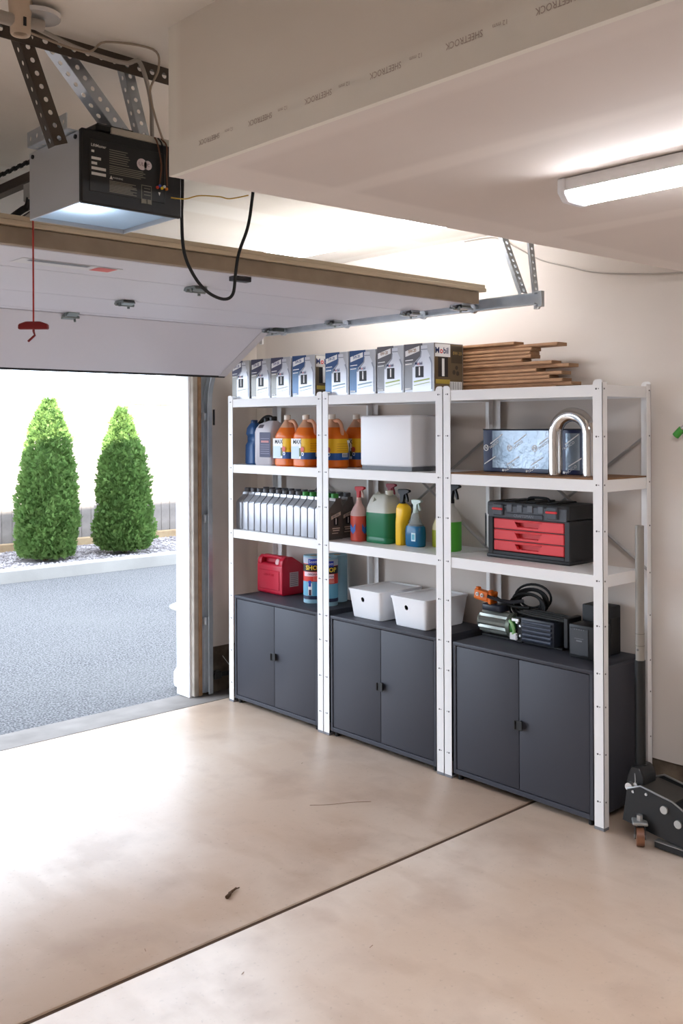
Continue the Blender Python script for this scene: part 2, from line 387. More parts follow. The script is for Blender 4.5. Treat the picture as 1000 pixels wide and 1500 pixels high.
# ================================================================ GARAGE DOOR, TRACKS, OPENER
DOORW = mat('door_panel', (212, 211, 220), .42, 0, None, (45, .12), spec=.5)
DOORT = mat('door_edge_tan', (160, 144, 124), .6, 0, (14, (146, 130, 112), .2))
LIP = mat('door_lip_tan', (210, 194, 168), .5)
gd = thing('garage_door', 'open white sectional garage door folded up under the ceiling', 'garage door', (-2.235, .63, 2.27))
def D(x0, x1, y0, y1, z0, z1): return B().box(x0+2.235, x1+2.235, y0-.63, y1-.63, z0-2.27, z1-2.27, .002)
for y0, y1 in ((.66, .998), (1.002, 1.558), (1.562, 2.064)): D(-4.42, -.07, y0, y1, 2.3185, 2.322).done('bounce_skin', mat('door_bounce_white', (238, 236, 232), .5), gd)  # white sheets added on the unseen door top to bounce light onto the ceiling
for y0, y1 in ((.64, .998), (1.002, 1.558), (1.562, 2.064), (2.072, 2.148)):
    D(-4.42, -.07, y0, y1, 2.27, 2.318).done('door_section', DOORW, gd)
a0, a1 = Vector((2.155, 2.268)), Vector((2.60, 2.02)); dn = (a1-a0).normalized(); nn = Vector((-dn.y, dn.x))*.048
B().prism([(p.x-.63, p.y-2.27) for p in (a0, a1, a1+nn, a0+nn)], 'x', -2.185, 2.165, .002).done('door_section', DOORW, gd)
B().prism([(p.x-.63, p.y-2.27) for p in (a1, a1+dn*.02, a1+dn*.02+nn, a1+nn)], 'x', -2.185, 2.165).done('bottom_seal', RUBBER, gd)
for px in (-2.16, 2.14):
    B().prism([(p.x-.63, p.y-2.27) for p in (a0-nn*.03, a1-nn*.03, a1-nn*.06, a0-nn*.06)], 'x', px-.03, px+.025).done('end_stile', mat('stile', (205, 202, 206), .45), gd)
D(-4.42, -.06, .612, .642, 2.272, 2.327).done('top_rail', DOORT, gd)
D(-4.42, -.02, .60, .66, 2.329, 2.345).done('top_lip', LIP, gd)
D(-4.42, -.022, .606, .655, 2.345, 2.362).done('top_lip', LIP, gd)
def hinge(x, y, z, rx=0):
    h = B(); h.prism([(-.035, 0), (.035, 0), (.045, -.014), (.02, -.02), (-.02, -.02), (-.045, -.014)], 'x', -.03, .03, .002)
    h.cyl((-.045, 0, -.018), (.045, 0, -.018), .007, 8); h.cyl((-.04, -.028, -.012), (-.04, -.028, -.03), .006, 6); h.cyl((.035, .028, -.012), (.035, .028, -.03), .006, 6)
    o = h.done('hinge', mat('hinge_steel', (134, 142, 140), .35, .8), gd); o.location = (x+2.235, y-.63, z-2.27); o.rotation_euler.x = rx; return o
for x in (-1.36, -3.1): 
    for y in (1., 1.56): hinge(x, y, 2.27)
    hinge(x+.03, 2.14, 2.268, -.3)
for y in (.68, 1.0, 1.56, 2.1):
    o = hinge(-.115, y, 2.268, 0)
    r = B(); r.cyl((-.06, 0, 0), (.09, 0, 0), .006, 8); r.cyl((.085, 0, 0), (.105, 0, 0), .022, 16)
    r.box(-.03, .03, -.04, .04, -.012, .02, .003); q = r.done('roller_bracket', STEEL, gd); q.location = (2.235-.115, y-.63, -.012)
D(-.13, -.068, 2.03, 2.16, 2.25, 2.27).done('end_bracket', mat('dark_hinge_steel', (90, 96, 94), .4, .8), gd)
lb = D(-2.17, -1.8, .80, .90, 2.2685, 2.2695).done('warning_label', mat('silver_label', (214, 212, 216), .3), gd)
fb = fr((2.235, -.63, -.0022), (0, 1, 0), (1, 0, 0))
prints('label_print', [rect(.81, .885, -1.89, -1.815)], fb, mat('warn_red', (214, 92, 84), .5), gd, .0005)
prints('label_print', [rect(.81, .84, -2.14, -1.92)], fb, mat('label_grey', (130, 132, 140), .5), gd, .0005)
o = D(-1.42, -1.34, .655, .69, 2.252, 2.27).done('bracket_plate', mat('dark_plate', (60, 60, 64), .5, .5), gd)

# tracks: C section swept along the bend
def sweep(prof, path, x):
    rings = []
    for i, (y, z) in enumerate(path):
        a = Vector(path[max(i-1, 0)]); c = Vector(path[min(i+1, len(path)-1)]); t = (c-a).normalized(); n = Vector((-t.y, t.x))
        rings.append([(x+p[0], y+n.x*p[1], z+n.y*p[1]) for p in prof])
    return B().loft(rings)
bend = [(2.87-.42+.42*math.cos(math.radians(a)), 1.85+.42*math.sin(math.radians(a))) for a in range(0, 91, 9)]
cs = [(-.03, -.026), (.0, -.026), (.0, .026), (-.03, .026), (-.03, .019), (-.003, .023), (-.003, -.023), (-.03, -.019)]
tr = thing('door_track', 'galvanised steel door track bending from jamb to ceiling', 'track', (0, 0, 0))
sweep(cs, [(2.87, .012), (2.87, .6), (2.87, 1.3), (2.87, 1.85)]+bend[1:]+[(1.8, 2.27), (1.0, 2.27), (.32, 2.27)], -.005).done('track_channel', STEEL, tr)
B().box(-.012, .012, .30, .33, 2.235, 2.305, .001).done('end_plate', STEEL, tr)
for y in (.33, 2.33): B().box(-.012, .006, y-.014, y+.014, 2.2 if y > 1 else 2.225, 2.25, .003).done('end_bolt', ZINC, tr)
B().box(-.055, .0, 2.896, 2.9, .012, 2.2).done('jamb_angle', STEEL, tr)
for z in (.45, 1.1, 1.75): B().box(-.05, .01, 2.86, 2.93, z, z+.05, .002).done('track_bracket', STEEL, tr)
B().box(.004, .008, 2.83, 2.85, 1.72, 1.82, .001).done('track_tag', BLACKP, tr)
# lift cable bracket at the foot of the track
t = thing('bottom_cable_bracket', 'dark steel sensor bracket with thin wire at foot of track', 'bracket', (.03, 2.86, .115))
B().box(-.02, .03, -.02, .03, -.02, .03, .004).done('sensor_body', BLACKP, t); B().box(.03, .12, -.01, .02, -.01, .015, .004).done('arm', BLACKP, t)
B().cyl((-.03, -.0, .02), (.0, .0, .02), .012, 10).done('lens', BLACKG, t); B().tube([(.05, 0, .12), (.12, 0, .03), (.1, 0, -.01)], .0025, 5).done('wire', ZINC, t)

# punched steel angle: every cell of the two legs has a round hole
def punched(p0, p1, w, sideA, sideB, m, name, parent, step=.042, hr=.008):
    p0, p1 = Vector(p0), Vector(p1); d = (p1-p0); n = max(2, int(d.length/step)); t = d.normalized(); Ln = d.length/n; b = B(); K = 12
    for sd in (sideA, sideB):
        s_ = Vector(sd); s_ = (s_-t*s_.dot(t)).normalized()
        for i in range(n):
            c = p0+t*Ln*(i+.5)+s_*w*.5; inner = []; outer = []
            for k in range(K):
                a = 2*PI*(k+.5)/K; ca, sa = math.cos(a), math.sin(a)
                inner.append(b.bm.verts.new(c+t*ca*hr+s_*sa*hr)); q = 1/max(abs(ca), abs(sa))
                outer.append(b.bm.verts.new(c+t*ca*q*Ln*.5+s_*sa*q*w*.5))
            for k in range(K): b.bm.faces.new((outer[k], outer[(k+1) % K], inner[(k+1) % K], inner[k]))
    o = b.done(name, m, parent, 0)
    md = o.modifiers.new('thickness', 'SOLIDIFY'); md.thickness = .0025; md.offset = 0
    return o
hg = thing('track_hanger', 'pair of punched steel straps holding the end of the door track', 'hanger', (0, 0, 0))
punched((.02, .56, 2.7), (.02, .40, 2.305), .045, (0, 1, 0), (-1, 0, 0), STEEL, 'punched_angle', hg, .03, .0085)
punched((.04, .40, 2.7), (.03, .345, 2.305), .034, (0, 1, 0), (-1, 0, 0), STEEL, 'punched_angle', hg, .03, .007)

# opener
OX0, OX1, OY0, OY1, OZ0, OZ1 = -2.373, -2.079, 0., .305, 2.283, 2.468
op = thing('garage_door_opener', 'black and silver garage door opener hung from punched steel straps', 'opener', (-2.226, .15, 2.283))
def P3(x, y, z): return (x+2.226, y-.15, z-2.283)
def OB(x0, x1, y0, y1, z0, z1, bv=.002): return B().box(x0+2.226, x1+2.226, y0-.15, y1-.15, z0-2.283, z1-2.283, bv)
SHELL = mat('opener_shell', (204, 206, 209), .42, .5, None, (200, .03))
OB(OX0, OX0+.003, .012, OY1, OZ0, OZ1).done('side_panel', SHELL, op); OB(OX1-.003, OX1, .012, OY1, OZ0, OZ1).done('side_panel', SHELL, op)
OB(OX0, OX1, .012, OY1, OZ1-.003, OZ1).done('top_panel', SHELL, op); OB(OX0, OX1, OY1-.003, OY1, OZ0, OZ1).done('front_panel', SHELL, op)
OB(OX0-.002, OX1+.004, -.002, .014, OZ0-.002, OZ1+.004, .004).done('back_panel', BLACKP, op)
OB(OX0+.02, OX1-.05, -.004, .0, OZ0+.03, OZ1-.02, .0015).done('label_plate', mat('opener_label_black', (30, 31, 32), .4), op)
OB(OX0+.004, OX1-.004, .014, OY1-.004, OZ0+.012, OZ0+.016).done('light_lens', mat('lens_frosted', (214, 224, 232), .4, translucent=.8), op)
B().lathe([(.004, 0), (.018, .006), (.026, .02), (.02, .034), (.01, .04)], n=16).xf(Matrix.Translation(P3(OX0+.07, .11, OZ0+.03))@Matrix.Rotation(0, 4, 'X')).done('bulb', mat('opener_bulb', (255, 255, 255), .5, emit=((235, 244, 255), BULB)), op)
OB(OX0+.045, OX0+.16, .005, .1, OZ1+.004, OZ1+.028, .006).done('motor_cap', BLACKP, op)
OB(OX0+.085, OX1-.02, .0, .06, OZ1+.004, OZ1+.022, .002).done('mount_bar', mat('mount_bar', (186, 180, 168), .5, .3), op)
for x, z in ((OX0+.01, OZ1-.012), (OX0+.01, OZ0+.02)): B().cyl(P3(OX0-.004, .03 if z > 2.4 else .28, OZ1-.014), P3(OX0+.002, .03 if z > 2.4 else .28, OZ1-.014), .006, 10).done('screw', BLACKP, op)
INKW = mat('white_print', (224, 222, 218), .6); INKP = mat('opener_print_grey', (128, 124, 112), .7)
f = fr(P3(OX0, -.004, OZ0), (1, 0, 0), (0, 0, 1))
text('LiftMaster', .0105, f, (.045, .148), INKW, op, bold=.012)
prints('label_print', [rect(.025, .052, .112, .119), rect(.025, .041, .099, .106), rect(.025, .066, .086, .0935), rect(.025, .066, .072, .0795), rect(.025, .033, .13, .136)], f, INKW, op)
def lines(u0, u1, v0, v1, n):
    out = []
    for i in range(n):
        v = v1-(i+.5)*(v1-v0)/n; out.append(rect(u0, u0+(u1-u0)*rnd.uniform(.72, 1), v-.0011, v+.0011))
    return out
prints('label_print', lines(.076, .14, .108, .148, 7)+lines(.076, .185, .082, .106, 5)+lines(.076, .16, .035, .066, 8)+lines(.178, .2, .04, .066, 3), f, INKP, op)
prints('label_print', [disc(.172, .124, .0155), disc(.19, .124, .0125)], f, mat('seal_pink', (226, 214, 218), .6), op, .0007)
text('UL', .014, f, (.17, .124), mat('seal_ink', (120, 90, 100), .6), op, .0014); text('C', .012, f, (.192, .124), MATS['seal_ink'], op, .0014)
text('WARNING', .0062, f, (.1, .0735), INKW, op); prints('label_print', [[(.076, .069), (.086, .069), (.081, .079)]], f, INKW, op)
prints('label_print', [rect(.17, .172, .02, .07), rect(.2, .2015, .02, .07), rect(.17, .2, .068, .07), rect(.172, .186, .021, .033), rect(.188, .2, .021, .033)], f, INKP, op)
prints('label_print', [[(.222, .058), (.229, .058), (.2255, .048)]], f, INKW, op)
for i, c in enumerate(((200, 60, 40), (60, 80, 170), (232, 200, 40), (230, 230, 230), (210, 120, 40))):
    x = OX1-.075+i*.007
    B().cyl(P3(x, -.008, OZ0+.07+.005*(i % 2)), P3(x, -.001, OZ0+.07+.005*(i % 2)), .0042, 8).done('wire_terminal', mat('terminal_%d' % i, c, .4), op)
for i in range(3): B().tube(smooth_path([P3(OX1-.07+i*.012, -.008, OZ0+.078), P3(OX1-.068+i*.008, -.014, OZ0+.13), P3(OX1-.075+i*.014, -.008, OZ1), P3(OX1-.08+i*.01, .0, OZ1+.02)], 4), .0022, 5).done('signal_wire', BLACKP if i % 2 else mat('wire_brown', (110, 70, 50), .5), op)
# opener rail with chain
RAILD = mat('rail_dark', (84, 72, 64), .4, .5)
rl = thing('opener_rail', 'steel opener rail with black drive chain running to the door header', 'rail', (-2.226, .3, 2.47))
B().box(-.018, .018, .0, 2.58, .0, .03, .002).done('rail_bar', RAILD, rl); B().box(-.03, .03, .005, .26, .018, .05, .003).done('rail_sleeve', STEEL, rl)
b = B()
for i in range(46):
    y = .12+i*.022; b.box(-.012-.004*(i % 2), -.006+.004*(i % 2), y, y+.02, .058, .07, .002)
b.done('drive_chain', BLACKP, rl); B().cyl((-.0, .035, .05), (0, .035, .08), .022, 14).done('sprocket', BLACKP, rl)
ta = thing('trolley_arm', 'curved black and chrome trolley arm under the opener rail', 'arm', (-2.226, .6, 2.44))
B().box(-.02, .02, -.1, .03, -.03, .028, .004).done('trolley', CHROME, ta)
B().tube(smooth_path([(-.012, .0, -.02), (-.012, .015, -.045), (-.012, .06, -.05), (-.012, .22, -.072), (-.012, .42, -.096)]), .011, 8).done('arm_bar', BLACKP, ta)
B().tube(smooth_path([(.014, .005, -.02), (.014, .03, -.052), (.014, .1, -.062), (.014, .24, -.08), (.014, .42, -.1)]), .008, 8).done('arm_bar', CHROME, ta)
B().box(-.03, .03, .39, .46, -.1185, -.085, .003).done('door_bracket', STEEL, ta)
RED = mat('release_red', (126, 24, 26), .5)
rc = thing('release_handle', 'red emergency release handle hanging on a red cord', 'handle', (-2.235, .583, 1.985))
B().tube([(0, 0, .045), (0, 0, .428)], .0026, 6).done('cord', mat('red_cord', (182, 56, 50), .7), rc)
B().prism([(-.046, .026), (-.045, .042), (-.022, .05), (.022, .05), (.045, .042), (.046, .026)], 'y', -.01, .01, .003).xf(Matrix.Rotation(-.72, 4, 'Z')).done('grip', RED, rc)
B().tube([(0, 0, .045), (0, 0, .02), (.004, .0, .008), (-.016, .004, -.012)], .0035, 6).done('knot', RED, rc)
# hanger irons
ca = thing('ceiling_angle', 'long dark punched steel angle screwed to the ceiling', 'angle', (0, 0, 0))
punched((-2.75, .02, 2.7), (-1.85, .045, 2.7), .045, (0, 0, -1), (0, 1, 0), DSTEEL, 'punched_angle', ca, .038, .008)
st = thing('opener_straps', 'punched steel straps slanting from ceiling angle to the opener', 'strap', (0, 0, 0))
punched((-2.535, .03, 2.69), (-2.43, .03, 2.42), .036, (1, 0, .35), (0, 1, 0), DSTEEL, 'punched_angle', st, .03, .0065)
punched((-2.42, .06, 2.69), (-2.225, .06, 2.485), .036, (1, 0, .5), (-.2, .9, -.2), mat('bright_punched', (190, 196, 204), .3, .85), 'punched_angle', st, .03, .0065)
punched((-2.225, .06, 2.70), (-2.165, .06, 2.49), .03, (1, 0, 0), (0, 1, 0), STEEL, 'punched_angle', st, .03, .006)
punched((-2.398, .03, 2.471), (-2.398, .26, 2.471), .04, (0, 0, 1), (1, 0, 0), STEEL, 'punched_angle', st, .036, .007)
# cables
def cable(name, label, pts, r, m, k=6):
    o = B().tube(smooth_path(pts, k), r, 7).done(name, m); o['label'] = label; o['category'] = 'cable'; return o
GREYC = mat('grey_cable', (172, 164, 154), .6)
cable('power_cord', 'black power cord hanging in a loop below the soffit edge', [(-2.0, .12, 2.69), (-1.993, .12, 2.435), (-1.996, .12, 2.312), (-1.988, .12, 2.214), (-1.953, .12, 2.148), (-1.905, .12, 2.106), (-1.848, .12, 2.091), (-1.815, .12, 2.11), (-1.805, .12, 2.173), (-1.792, .12, 2.237), (-1.76, .12, 2.314), (-1.744, .12, 2.389), (-1.73, .12, 2.5), (-1.72, .12, 2.69)], .005, RUBBER)
cable('antenna_wire', 'thin yellow antenna wire sticking out of the opener', [(-2.112, -.006, 2.332), (-2.07, -.012, 2.334), (-2.027, -.015, 2.349), (-1.96, -.015, 2.357), (-1.922, -.015, 2.357), (-1.857, -.015, 2.377)], .0018, mat('yellow_wire', (198, 160, 60), .5))
cable('wall_wire', 'thin grey wire tacked across the wall under the soffit', [(.412, 1.1, 2.69), (.412, .892, 2.679), (.412, .761, 2.611), (.412, .615, 2.53), (.412, .455, 2.476), (.412, .267, 2.423), (.412, -.1, 2.377), (.412, -.5, 2.36)], .0035, GREYC)
cable('ceiling_cable', 'grey cable running along the ceiling angle to the lamp socket', [(-2.55, -.09, 2.655), (-2.47, -.04, 2.665), (-2.4, -.02, 2.662), (-2.3, -.01, 2.66), (-2.24, .0, 2.668), (-2.2, .01, 2.685), (-2.17, .02, 2.64), (-2.15, .03, 2.58), (-2.1, .1, 2.5), (-2.02, .14, 2.52)], .006, GREYC)
cable('thin_ceiling_wire', 'thin brown wire looping down from ceiling over the straps', [(-2.62, -.1, 2.64), (-2.4, -.06, 2.64), (-2.33, -.05, 2.685), (-2.2, -.06, 2.697), (-2.17, -.04, 2.66), (-2.19, -.03, 2.6), (-2.17, -.02, 2.54), (-2.13, .0, 2.48)], .003, mat('brown_wire', (164, 148, 130), .6))
cable('side_wire', 'grey wire hanging at the far side of the opener', [(-2.66, .1, 2.69), (-2.64, .1, 2.56), (-2.64, .1, 2.45), (-2.66, .1, 2.38)], .004, GREYC)
t = thing('lamp_socket', 'beige plastic lamp socket adapter hanging from the ceiling', 'socket', (-2.578, -.1, 2.62))
SOCK = mat('beige_plastic', (206, 186, 164), .4)
B().lathe([(.0145, .045), (.0145, .004), (.017, .001), (.021, 0), (.023, .004), (.024, .045), (.026, .055), (.028, .08)], n=20).done('socket_shell', SOCK, t)
B().lathe([(.0146, .038), (.0146, .044)], n=16).done('socket_bore', SOCK, t)
B().cyl((.02, 0, .035), (.055, -.005, .035), .013, 12).done('cord_plug', GREYC, t); B().cyl((-.055, 0, .03), (-.02, 0, .03), .015, 12).done('cord_plug', GREYC, t)
B().box(-.0035, .0035, -.0255, -.022, .015, .035).done('slot', BLACKP, t)
B().lathe([(.01, .05), (.05, .056), (.052, .066), (.02, .076)], .05, .01, 20).done('glass_canopy', mat('canopy_glass', (226, 226, 226), .1, .4), t)

# LED battens
def batten(label, x, y0, y1, z, k=1., up=False, rz=0):
    t = thing('led_batten', label, 'lamp', (x, (y0+y1)/2, z), rz, 'LED battens on the garage ceiling'); h = (y1-y0)/2
    hw = .018 if up else .03 if up is None else .058
    B().prism([(-hw, -.002), (hw, -.002), (hw, -.033), (-hw, -.033)], 'y', -h+.02, h-.02).done('housing', WHITE, t)
    for s_ in (-1, 1):
        e = B().prism([(-.062, 0), (.062, 0), (.062, -.036), (.04, -.058), (-.04, -.058), (-.062, -.036)], 'y', *sorted((s_*h, s_*(h-.022))), .003).done('end_cap', WPLAST, t)
        B().cyl((-.02, s_*(h+.001), -.02), (-.02, s_*(h-.004), -.02), .004, 8).done('cap_screw', BLACKP, t)
        if up: B().cyl((0, s_*h*.8, -.004), (0, s_*h*.8, 2.7-z), .003, 6).done('hanging_wire', ZINC, t)
    zt = -.014 if up else -.006 if up is None else -.033
    B().prism([(-.057, zt), (.057, zt), (.057, -.036), (.038, -.054), (-.038, -.054), (-.057, -.036)], 'y', -h+.022, h-.022).done('diffuser', mat('led_diffuser_%d' % int(k*100), (255, 255, 255), .5, emit=((246, 248, 255), LED*k)), t)
    return t
batten('lit LED batten mounted under the dropped soffit', -1.435, -2.03, -.826, 2.329, 1.)
batten('lit LED batten fixed to the ceiling above the garage door', -.13, .58, 2.08, 2.699, .24, None)

# ================================================================ SHELVING UNITS AND CABINETS
W = .8927; DX = .388; ZS = (1.88, 1.475, 1.072); HT = 1.902
FOOT = mat('grey_foot_cap', (120, 120, 124), .6)
LINER = mat('brown_fibreboard', (150, 112, 80), .8, 0, (20, (132, 96, 68), .2))
def post(name, t, x, y, sx, sy):
    """L-section post; (x, y) is the outer corner, sx / sy point inwards"""
    w, d, th = .047, .036, .0022
    top = [(0, .012), (0, HT-.012)]+arc(.012, HT-.012, .012, 180, 90, 4)+arc(w-.02, HT-.02, .02, 90, 0, 5)+[(w, .012)]
    b = B(); b.prism([(y+sy*a, z) for a, z in top], 'x', x, x+sx*th)
    b.box(*sorted((x, x+sx*d)), *sorted((y, y+sy*th)), .012, HT-.012)
    o = b.done(name, WHITE, t)
    B().box(*sorted((x-sx*.001, x+sx*(d+.001))), *sorted((y-sy*.0003, y+sy*(w+.0005))), 0, .013, .001).done('foot_cap', FOOT, o)
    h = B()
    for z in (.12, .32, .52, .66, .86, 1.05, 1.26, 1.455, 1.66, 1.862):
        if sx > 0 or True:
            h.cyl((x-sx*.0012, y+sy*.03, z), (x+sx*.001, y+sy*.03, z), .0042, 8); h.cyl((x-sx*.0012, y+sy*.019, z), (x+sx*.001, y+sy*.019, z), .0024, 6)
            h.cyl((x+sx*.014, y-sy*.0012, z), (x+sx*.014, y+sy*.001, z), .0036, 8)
    h.done('bolt_hole_discs', BOLT, o, 0)  # dark discs paint in the shade of open holes, merged with bolts
    return o
names = ('next to the floor jack', 'between the two other shelf units', 'next to the garage door opening')
for k in range(3):
    y0, y1 = k*W+.0006, (k+1)*W-.0006
    t = thing('shelf_unit', 'white metal shelf unit with three shelves '+names[k], 'shelf unit', (0, 0, 0), 0, 'white shelf units along the wall')
    post('post', t, 0, y0, 1, 1); post('post', t, 0, y1, 1, -1); post('post', t, DX, y0, -1, 1); post('post', t, DX, y1, -1, -1)
    for zi, z in enumerate(ZS):
        xb = .30 if (k == 0 and zi == 2) else DX-.003
        b = B(); ya, yb = y0+.0032, y1-.0032
        b.box(.003, xb, ya, yb, z-.003, z); b.box(.003, .005, ya, yb, z-.05, z-.003); b.box(xb-.002, xb, ya, yb, z-.05, z-.003)
        b.box(.005, xb-.002, ya, ya+.002, z-.05, z-.003); b.box(.005, xb-.002, yb-.002, yb, z-.05, z-.003)
        b.box(.005, .018, ya, yb, z-.05, z-.047)
        b.done('shelf', WHITE, t)
    for s_ in (1, -1):
        za, zb = (1.665, 1.06) if s_ > 0 else (1.06, 1.665)
        B().tube([(DX+.003+.004*s_, y0+.02, za), (DX+.003+.004*s_, y1-.02, zb)], .008, 4).done('cross_brace', mat('brace_grey', (176, 172, 168), .45, .4), t)
CABT = ('next to the floor jack, holding the winch', 'under the white storage bins', 'under the red fuel can')
c0 = None
for k in range(3):
    loc = (.004, k*W+.056, 0)
    lab = 'charcoal metal two-door cabinet '+CABT[k]
    if c0: dup(c0, loc, None, lab); continue
    t = c0 = thing('metal_cabinet', lab, 'cabinet', loc, 0, 'charcoal cabinets under the shelves')
    w, d, h0, h1 = W-.112, .40, .028, .665
    b = B(); b.box(0, d, 0, .016, h0, h1, .0015); b.box(0, d, w-.016, w, h0, h1, .0015); b.box(d-.004, d, .016, w-.016, h0, h1)
    b.box(0, d, .016, w-.016, h0, h0+.022, .0015); b.done('body', CHAR, t)
    B().box(-.001, d, -.001, w+.001, h1-.018, h1, .003, 2).done('top', CHAR, t)
    for s_ in (0, 1):
        ya, yb = (.0195, w/2-.0016) if s_ == 0 else (w/2+.0016, w-.0195)
        dr = B().box(.0035, .018, ya, yb, h0+.0255, h1-.0215, .0015, 2).done('door', CHAR, t)
        if s_ == 0:
            hb = B(); hb.box(-.016, -.012, w/2-.03, w/2+.012, .328, .372, .0015); hb.box(-.014, .0036, w/2-.016, w/2-.012, .33, .37); hb.box(-.022, -.012, w/2+.004, w/2+.014, .33, .37, .003)
            hb.done('handle', BLACKP, dr)
    for x in (.02, d-.03):
        for y in (.02, w-.03): B().cyl((x+.005, y+.005, 0), (x+.005, y+.005, h0+.002), .012, 10).done('foot', RUBBER, t)

# ================================================================ TOP SHELF: OIL CARTONS AND PLANKS
MB = mat('print_navy', (40, 52, 100), .5); MR = mat('print_red', (200, 40, 44), .5); MK = mat('print_black', (34, 34, 38), .45); MW = mat('print_white', (242, 242, 242), .45)
SILV = mat('carton_silver', (196, 198, 204), .3, .35); JUG = mat('carton_jug_silver', (216, 219, 226), .28, .3); JUGD = mat('carton_jug_line', (150, 154, 164), .35, .3)
KIND = {
 's': ((78, 80, 104), (140, 138, 132), 'silver', (70, 70, 130), '5W-30'),
 'b': ((48, 78, 124), (92, 120, 152), 'blue', (52, 90, 150), '5W-30'),
 't': ((98, 96, 100), (136, 136, 138), 'grey', (150, 110, 66), '0W-20')}
def mobil(f, u, v, size, parent, lift=.0014):
    text('M', size, f, (u-size*.98, v), MB, parent, lift, bold=.02); text('o', size, f, (u-size*.28, v), MR, parent, lift, bold=.02); text('bil', size, f, (u+size*.52, v), MB, parent, lift, bold=.02)
def carton(label, y0, y1, kind, z=1.88, h=.238, side=False, rz=0):
    w = y1-y0; d = .222; t = thing('oil_carton', label, 'carton', (.0385+d/2, (y0+y1)/2, z), rz, 'motor oil cartons on the top shelf')
    top, left, nm, bann, grade = KIND[kind]
    B().box(-d/2, d/2, -w/2, w/2, 0, h, .0015).done('carton', mat('carton_'+kind, (188, 190, 194), .3, .3), t)
    f = FRONT(-d/2, w/2, 0); q = lambda pts: [(a*w, c*h) for a, c in pts]
    prints('print', [q([(.0, .05), (.33, .05), (.33, .62), (0, .62)])], f, mat('carton_left_'+kind, left, .3, .3), t)
    prints('print', [q([(.0, .62), (.35, .62), (.62, .78), (.62, 1), (0, 1)])], f, mat('carton_top_'+kind, top, .35, .2), t, .0008)
    prints('print', [q([(.03, .74), (.52, .84), (.52, .95), (.03, .86)])], f, MW, t, .0010)
    prints('print', [q([(.28, .0), (.28, .52), (.36, .6), (.54, .73), (.57, .84), (.57, .95), (.78, .95), (.79, .84), (.88, .72), (.95, .6), (.95, 0)])], f, JUG, t, .0012)
    prints('print', [q([(.28, .52), (.36, .6), (.54, .73), (.57, .84), (.6, .84), (.58, .72), (.41, .59), (.33, .51)]), q([(.88, .72), (.95, .6), (.95, .05), (.91, .05), (.91, .58), (.84, .7)]), q([(.56, .86), (.79, .86), (.79, .88), (.56, .88)])], f, JUGD, t, .0015)
    text(grade, .024, f, (.275*w, .852*h), mat('banner_'+kind, bann, .5), t, .0016, .12, bold=.02, sx=.8)
    prints('print', [q([(.38, .3), (.66, .3), (.66, .53), (.38, .53)])], f, MK, t, .0015)
    text('1', .058, f, (.52*w, .417*h), MW, t, .002, bold=.03); mobil(f, .515*w, .585*h, .022, t, .002)
    prints('print', [q([(.32, .2), (.86, .25), (.86, .28), (.32, .23)]), q([(.32, .13), (.86, .19), (.86, .205), (.32, .145)])], f, mat('stripe_'+kind, {'s': (196, 200, 196), 'b': (150, 176, 190), 't': (186, 204, 120)}[kind], .4), t, .0015)
    prints('print', [q([(.02, .06), (.22, .06), (.22, .09), (.02, .09)]), q([(.03, .57), (.26, .58), (.26, .6), (.03, .59)]), q([(.03, .65), (.3, .66), (.3, .68), (.03, .67)])], f, MW, t, .0015)
    if side:
        f = SIDE(-d/2, -w/2, 0); g = mat('carton_side_bronze', (112, 98, 78), .35, .3)
        prints('print', [[(.004, .004), (d-.004, .004), (d-.004, h-.004), (.004, h-.004)]], f, g, t)
        prints('print', [rect(.008, .122, h-.07, h-.006)], f, MW if kind == 't' else mat('side_pale', (206, 202, 196), .4), t, .0009)
        mobil(f, .066, h-.04, .043, t, .0016); prints('print', [rect(.03, .104, .075, h-.072)], f, MK, t, .0010)
        text('1', .12, f, (.067, .118), MW, t, .0018, bold=.03)
        prints('print', [rect(.128, d-.008, h-.1, h-.012)], f, mat('side_dark', (74, 66, 54), .4), t, .0010)
        text('0W-20' if kind == 't' else '5W-30', .024, f, (.175, h-.05), mat('side_gold', (190, 160, 96), .4), t, .0016)
        prints('print', [disc(.15, .1, .012), disc(.178, .095, .012), disc(.17, .124, .011)], f, mat('side_seal', (66, 60, 52), .5), t, .0010)
        prints('print', [rect(.012, .12, .04, .062)], f, mat('side_yellow', (182, 160, 70), .4), t, .0010)
        prints('print', [rect(.118, d-.012, .008, .052)], f, MW, t, .0010)
        prints('print', [rect(.122+i*.0062, .122+i*.0062+.0015+.0018*(i % 3 == 0), .012, .05) for i in range(14)], f, MK, t, .0016)
    return t
ED = [(2.684, 2.506, 's'), (2.486, 2.298, 's'), (2.29, 2.106, 's'), (2.09, 1.89, 'b'), (1.80, 1.61, 'b'), (1.60, 1.398, 'b'), (1.386, 1.192, 't'), (1.186, .984, 't')]
WHERE = ['silver motor oil carton at the garage door end of the row', 'second silver motor oil carton from the garage door', 'silver motor oil carton beside the blue ones', 'blue motor oil carton standing beside the silver cartons', 'blue motor oil carton after the gap in the row', 'blue motor oil carton beside the grey ones', 'grey motor oil carton with tan banner beside the blue ones', 'grey motor oil carton with bronze side next to the planks']
for i, (y1, y0, kd) in enumerate(ED): carton(WHERE[i], y0, y1, kd, side=i in (3, 7), h=.238 if i < 6 else .246)
PLK = mat('oak_plank', (178, 138, 102), .6, 0, (9, (146, 106, 74), .2)); PLKE = mat('plank_end', (150, 116, 86), .8)
ends = [.423, .34, .386, .46, .39, .535, .355, .445, .62, .565, .57, .56, .42, .665]
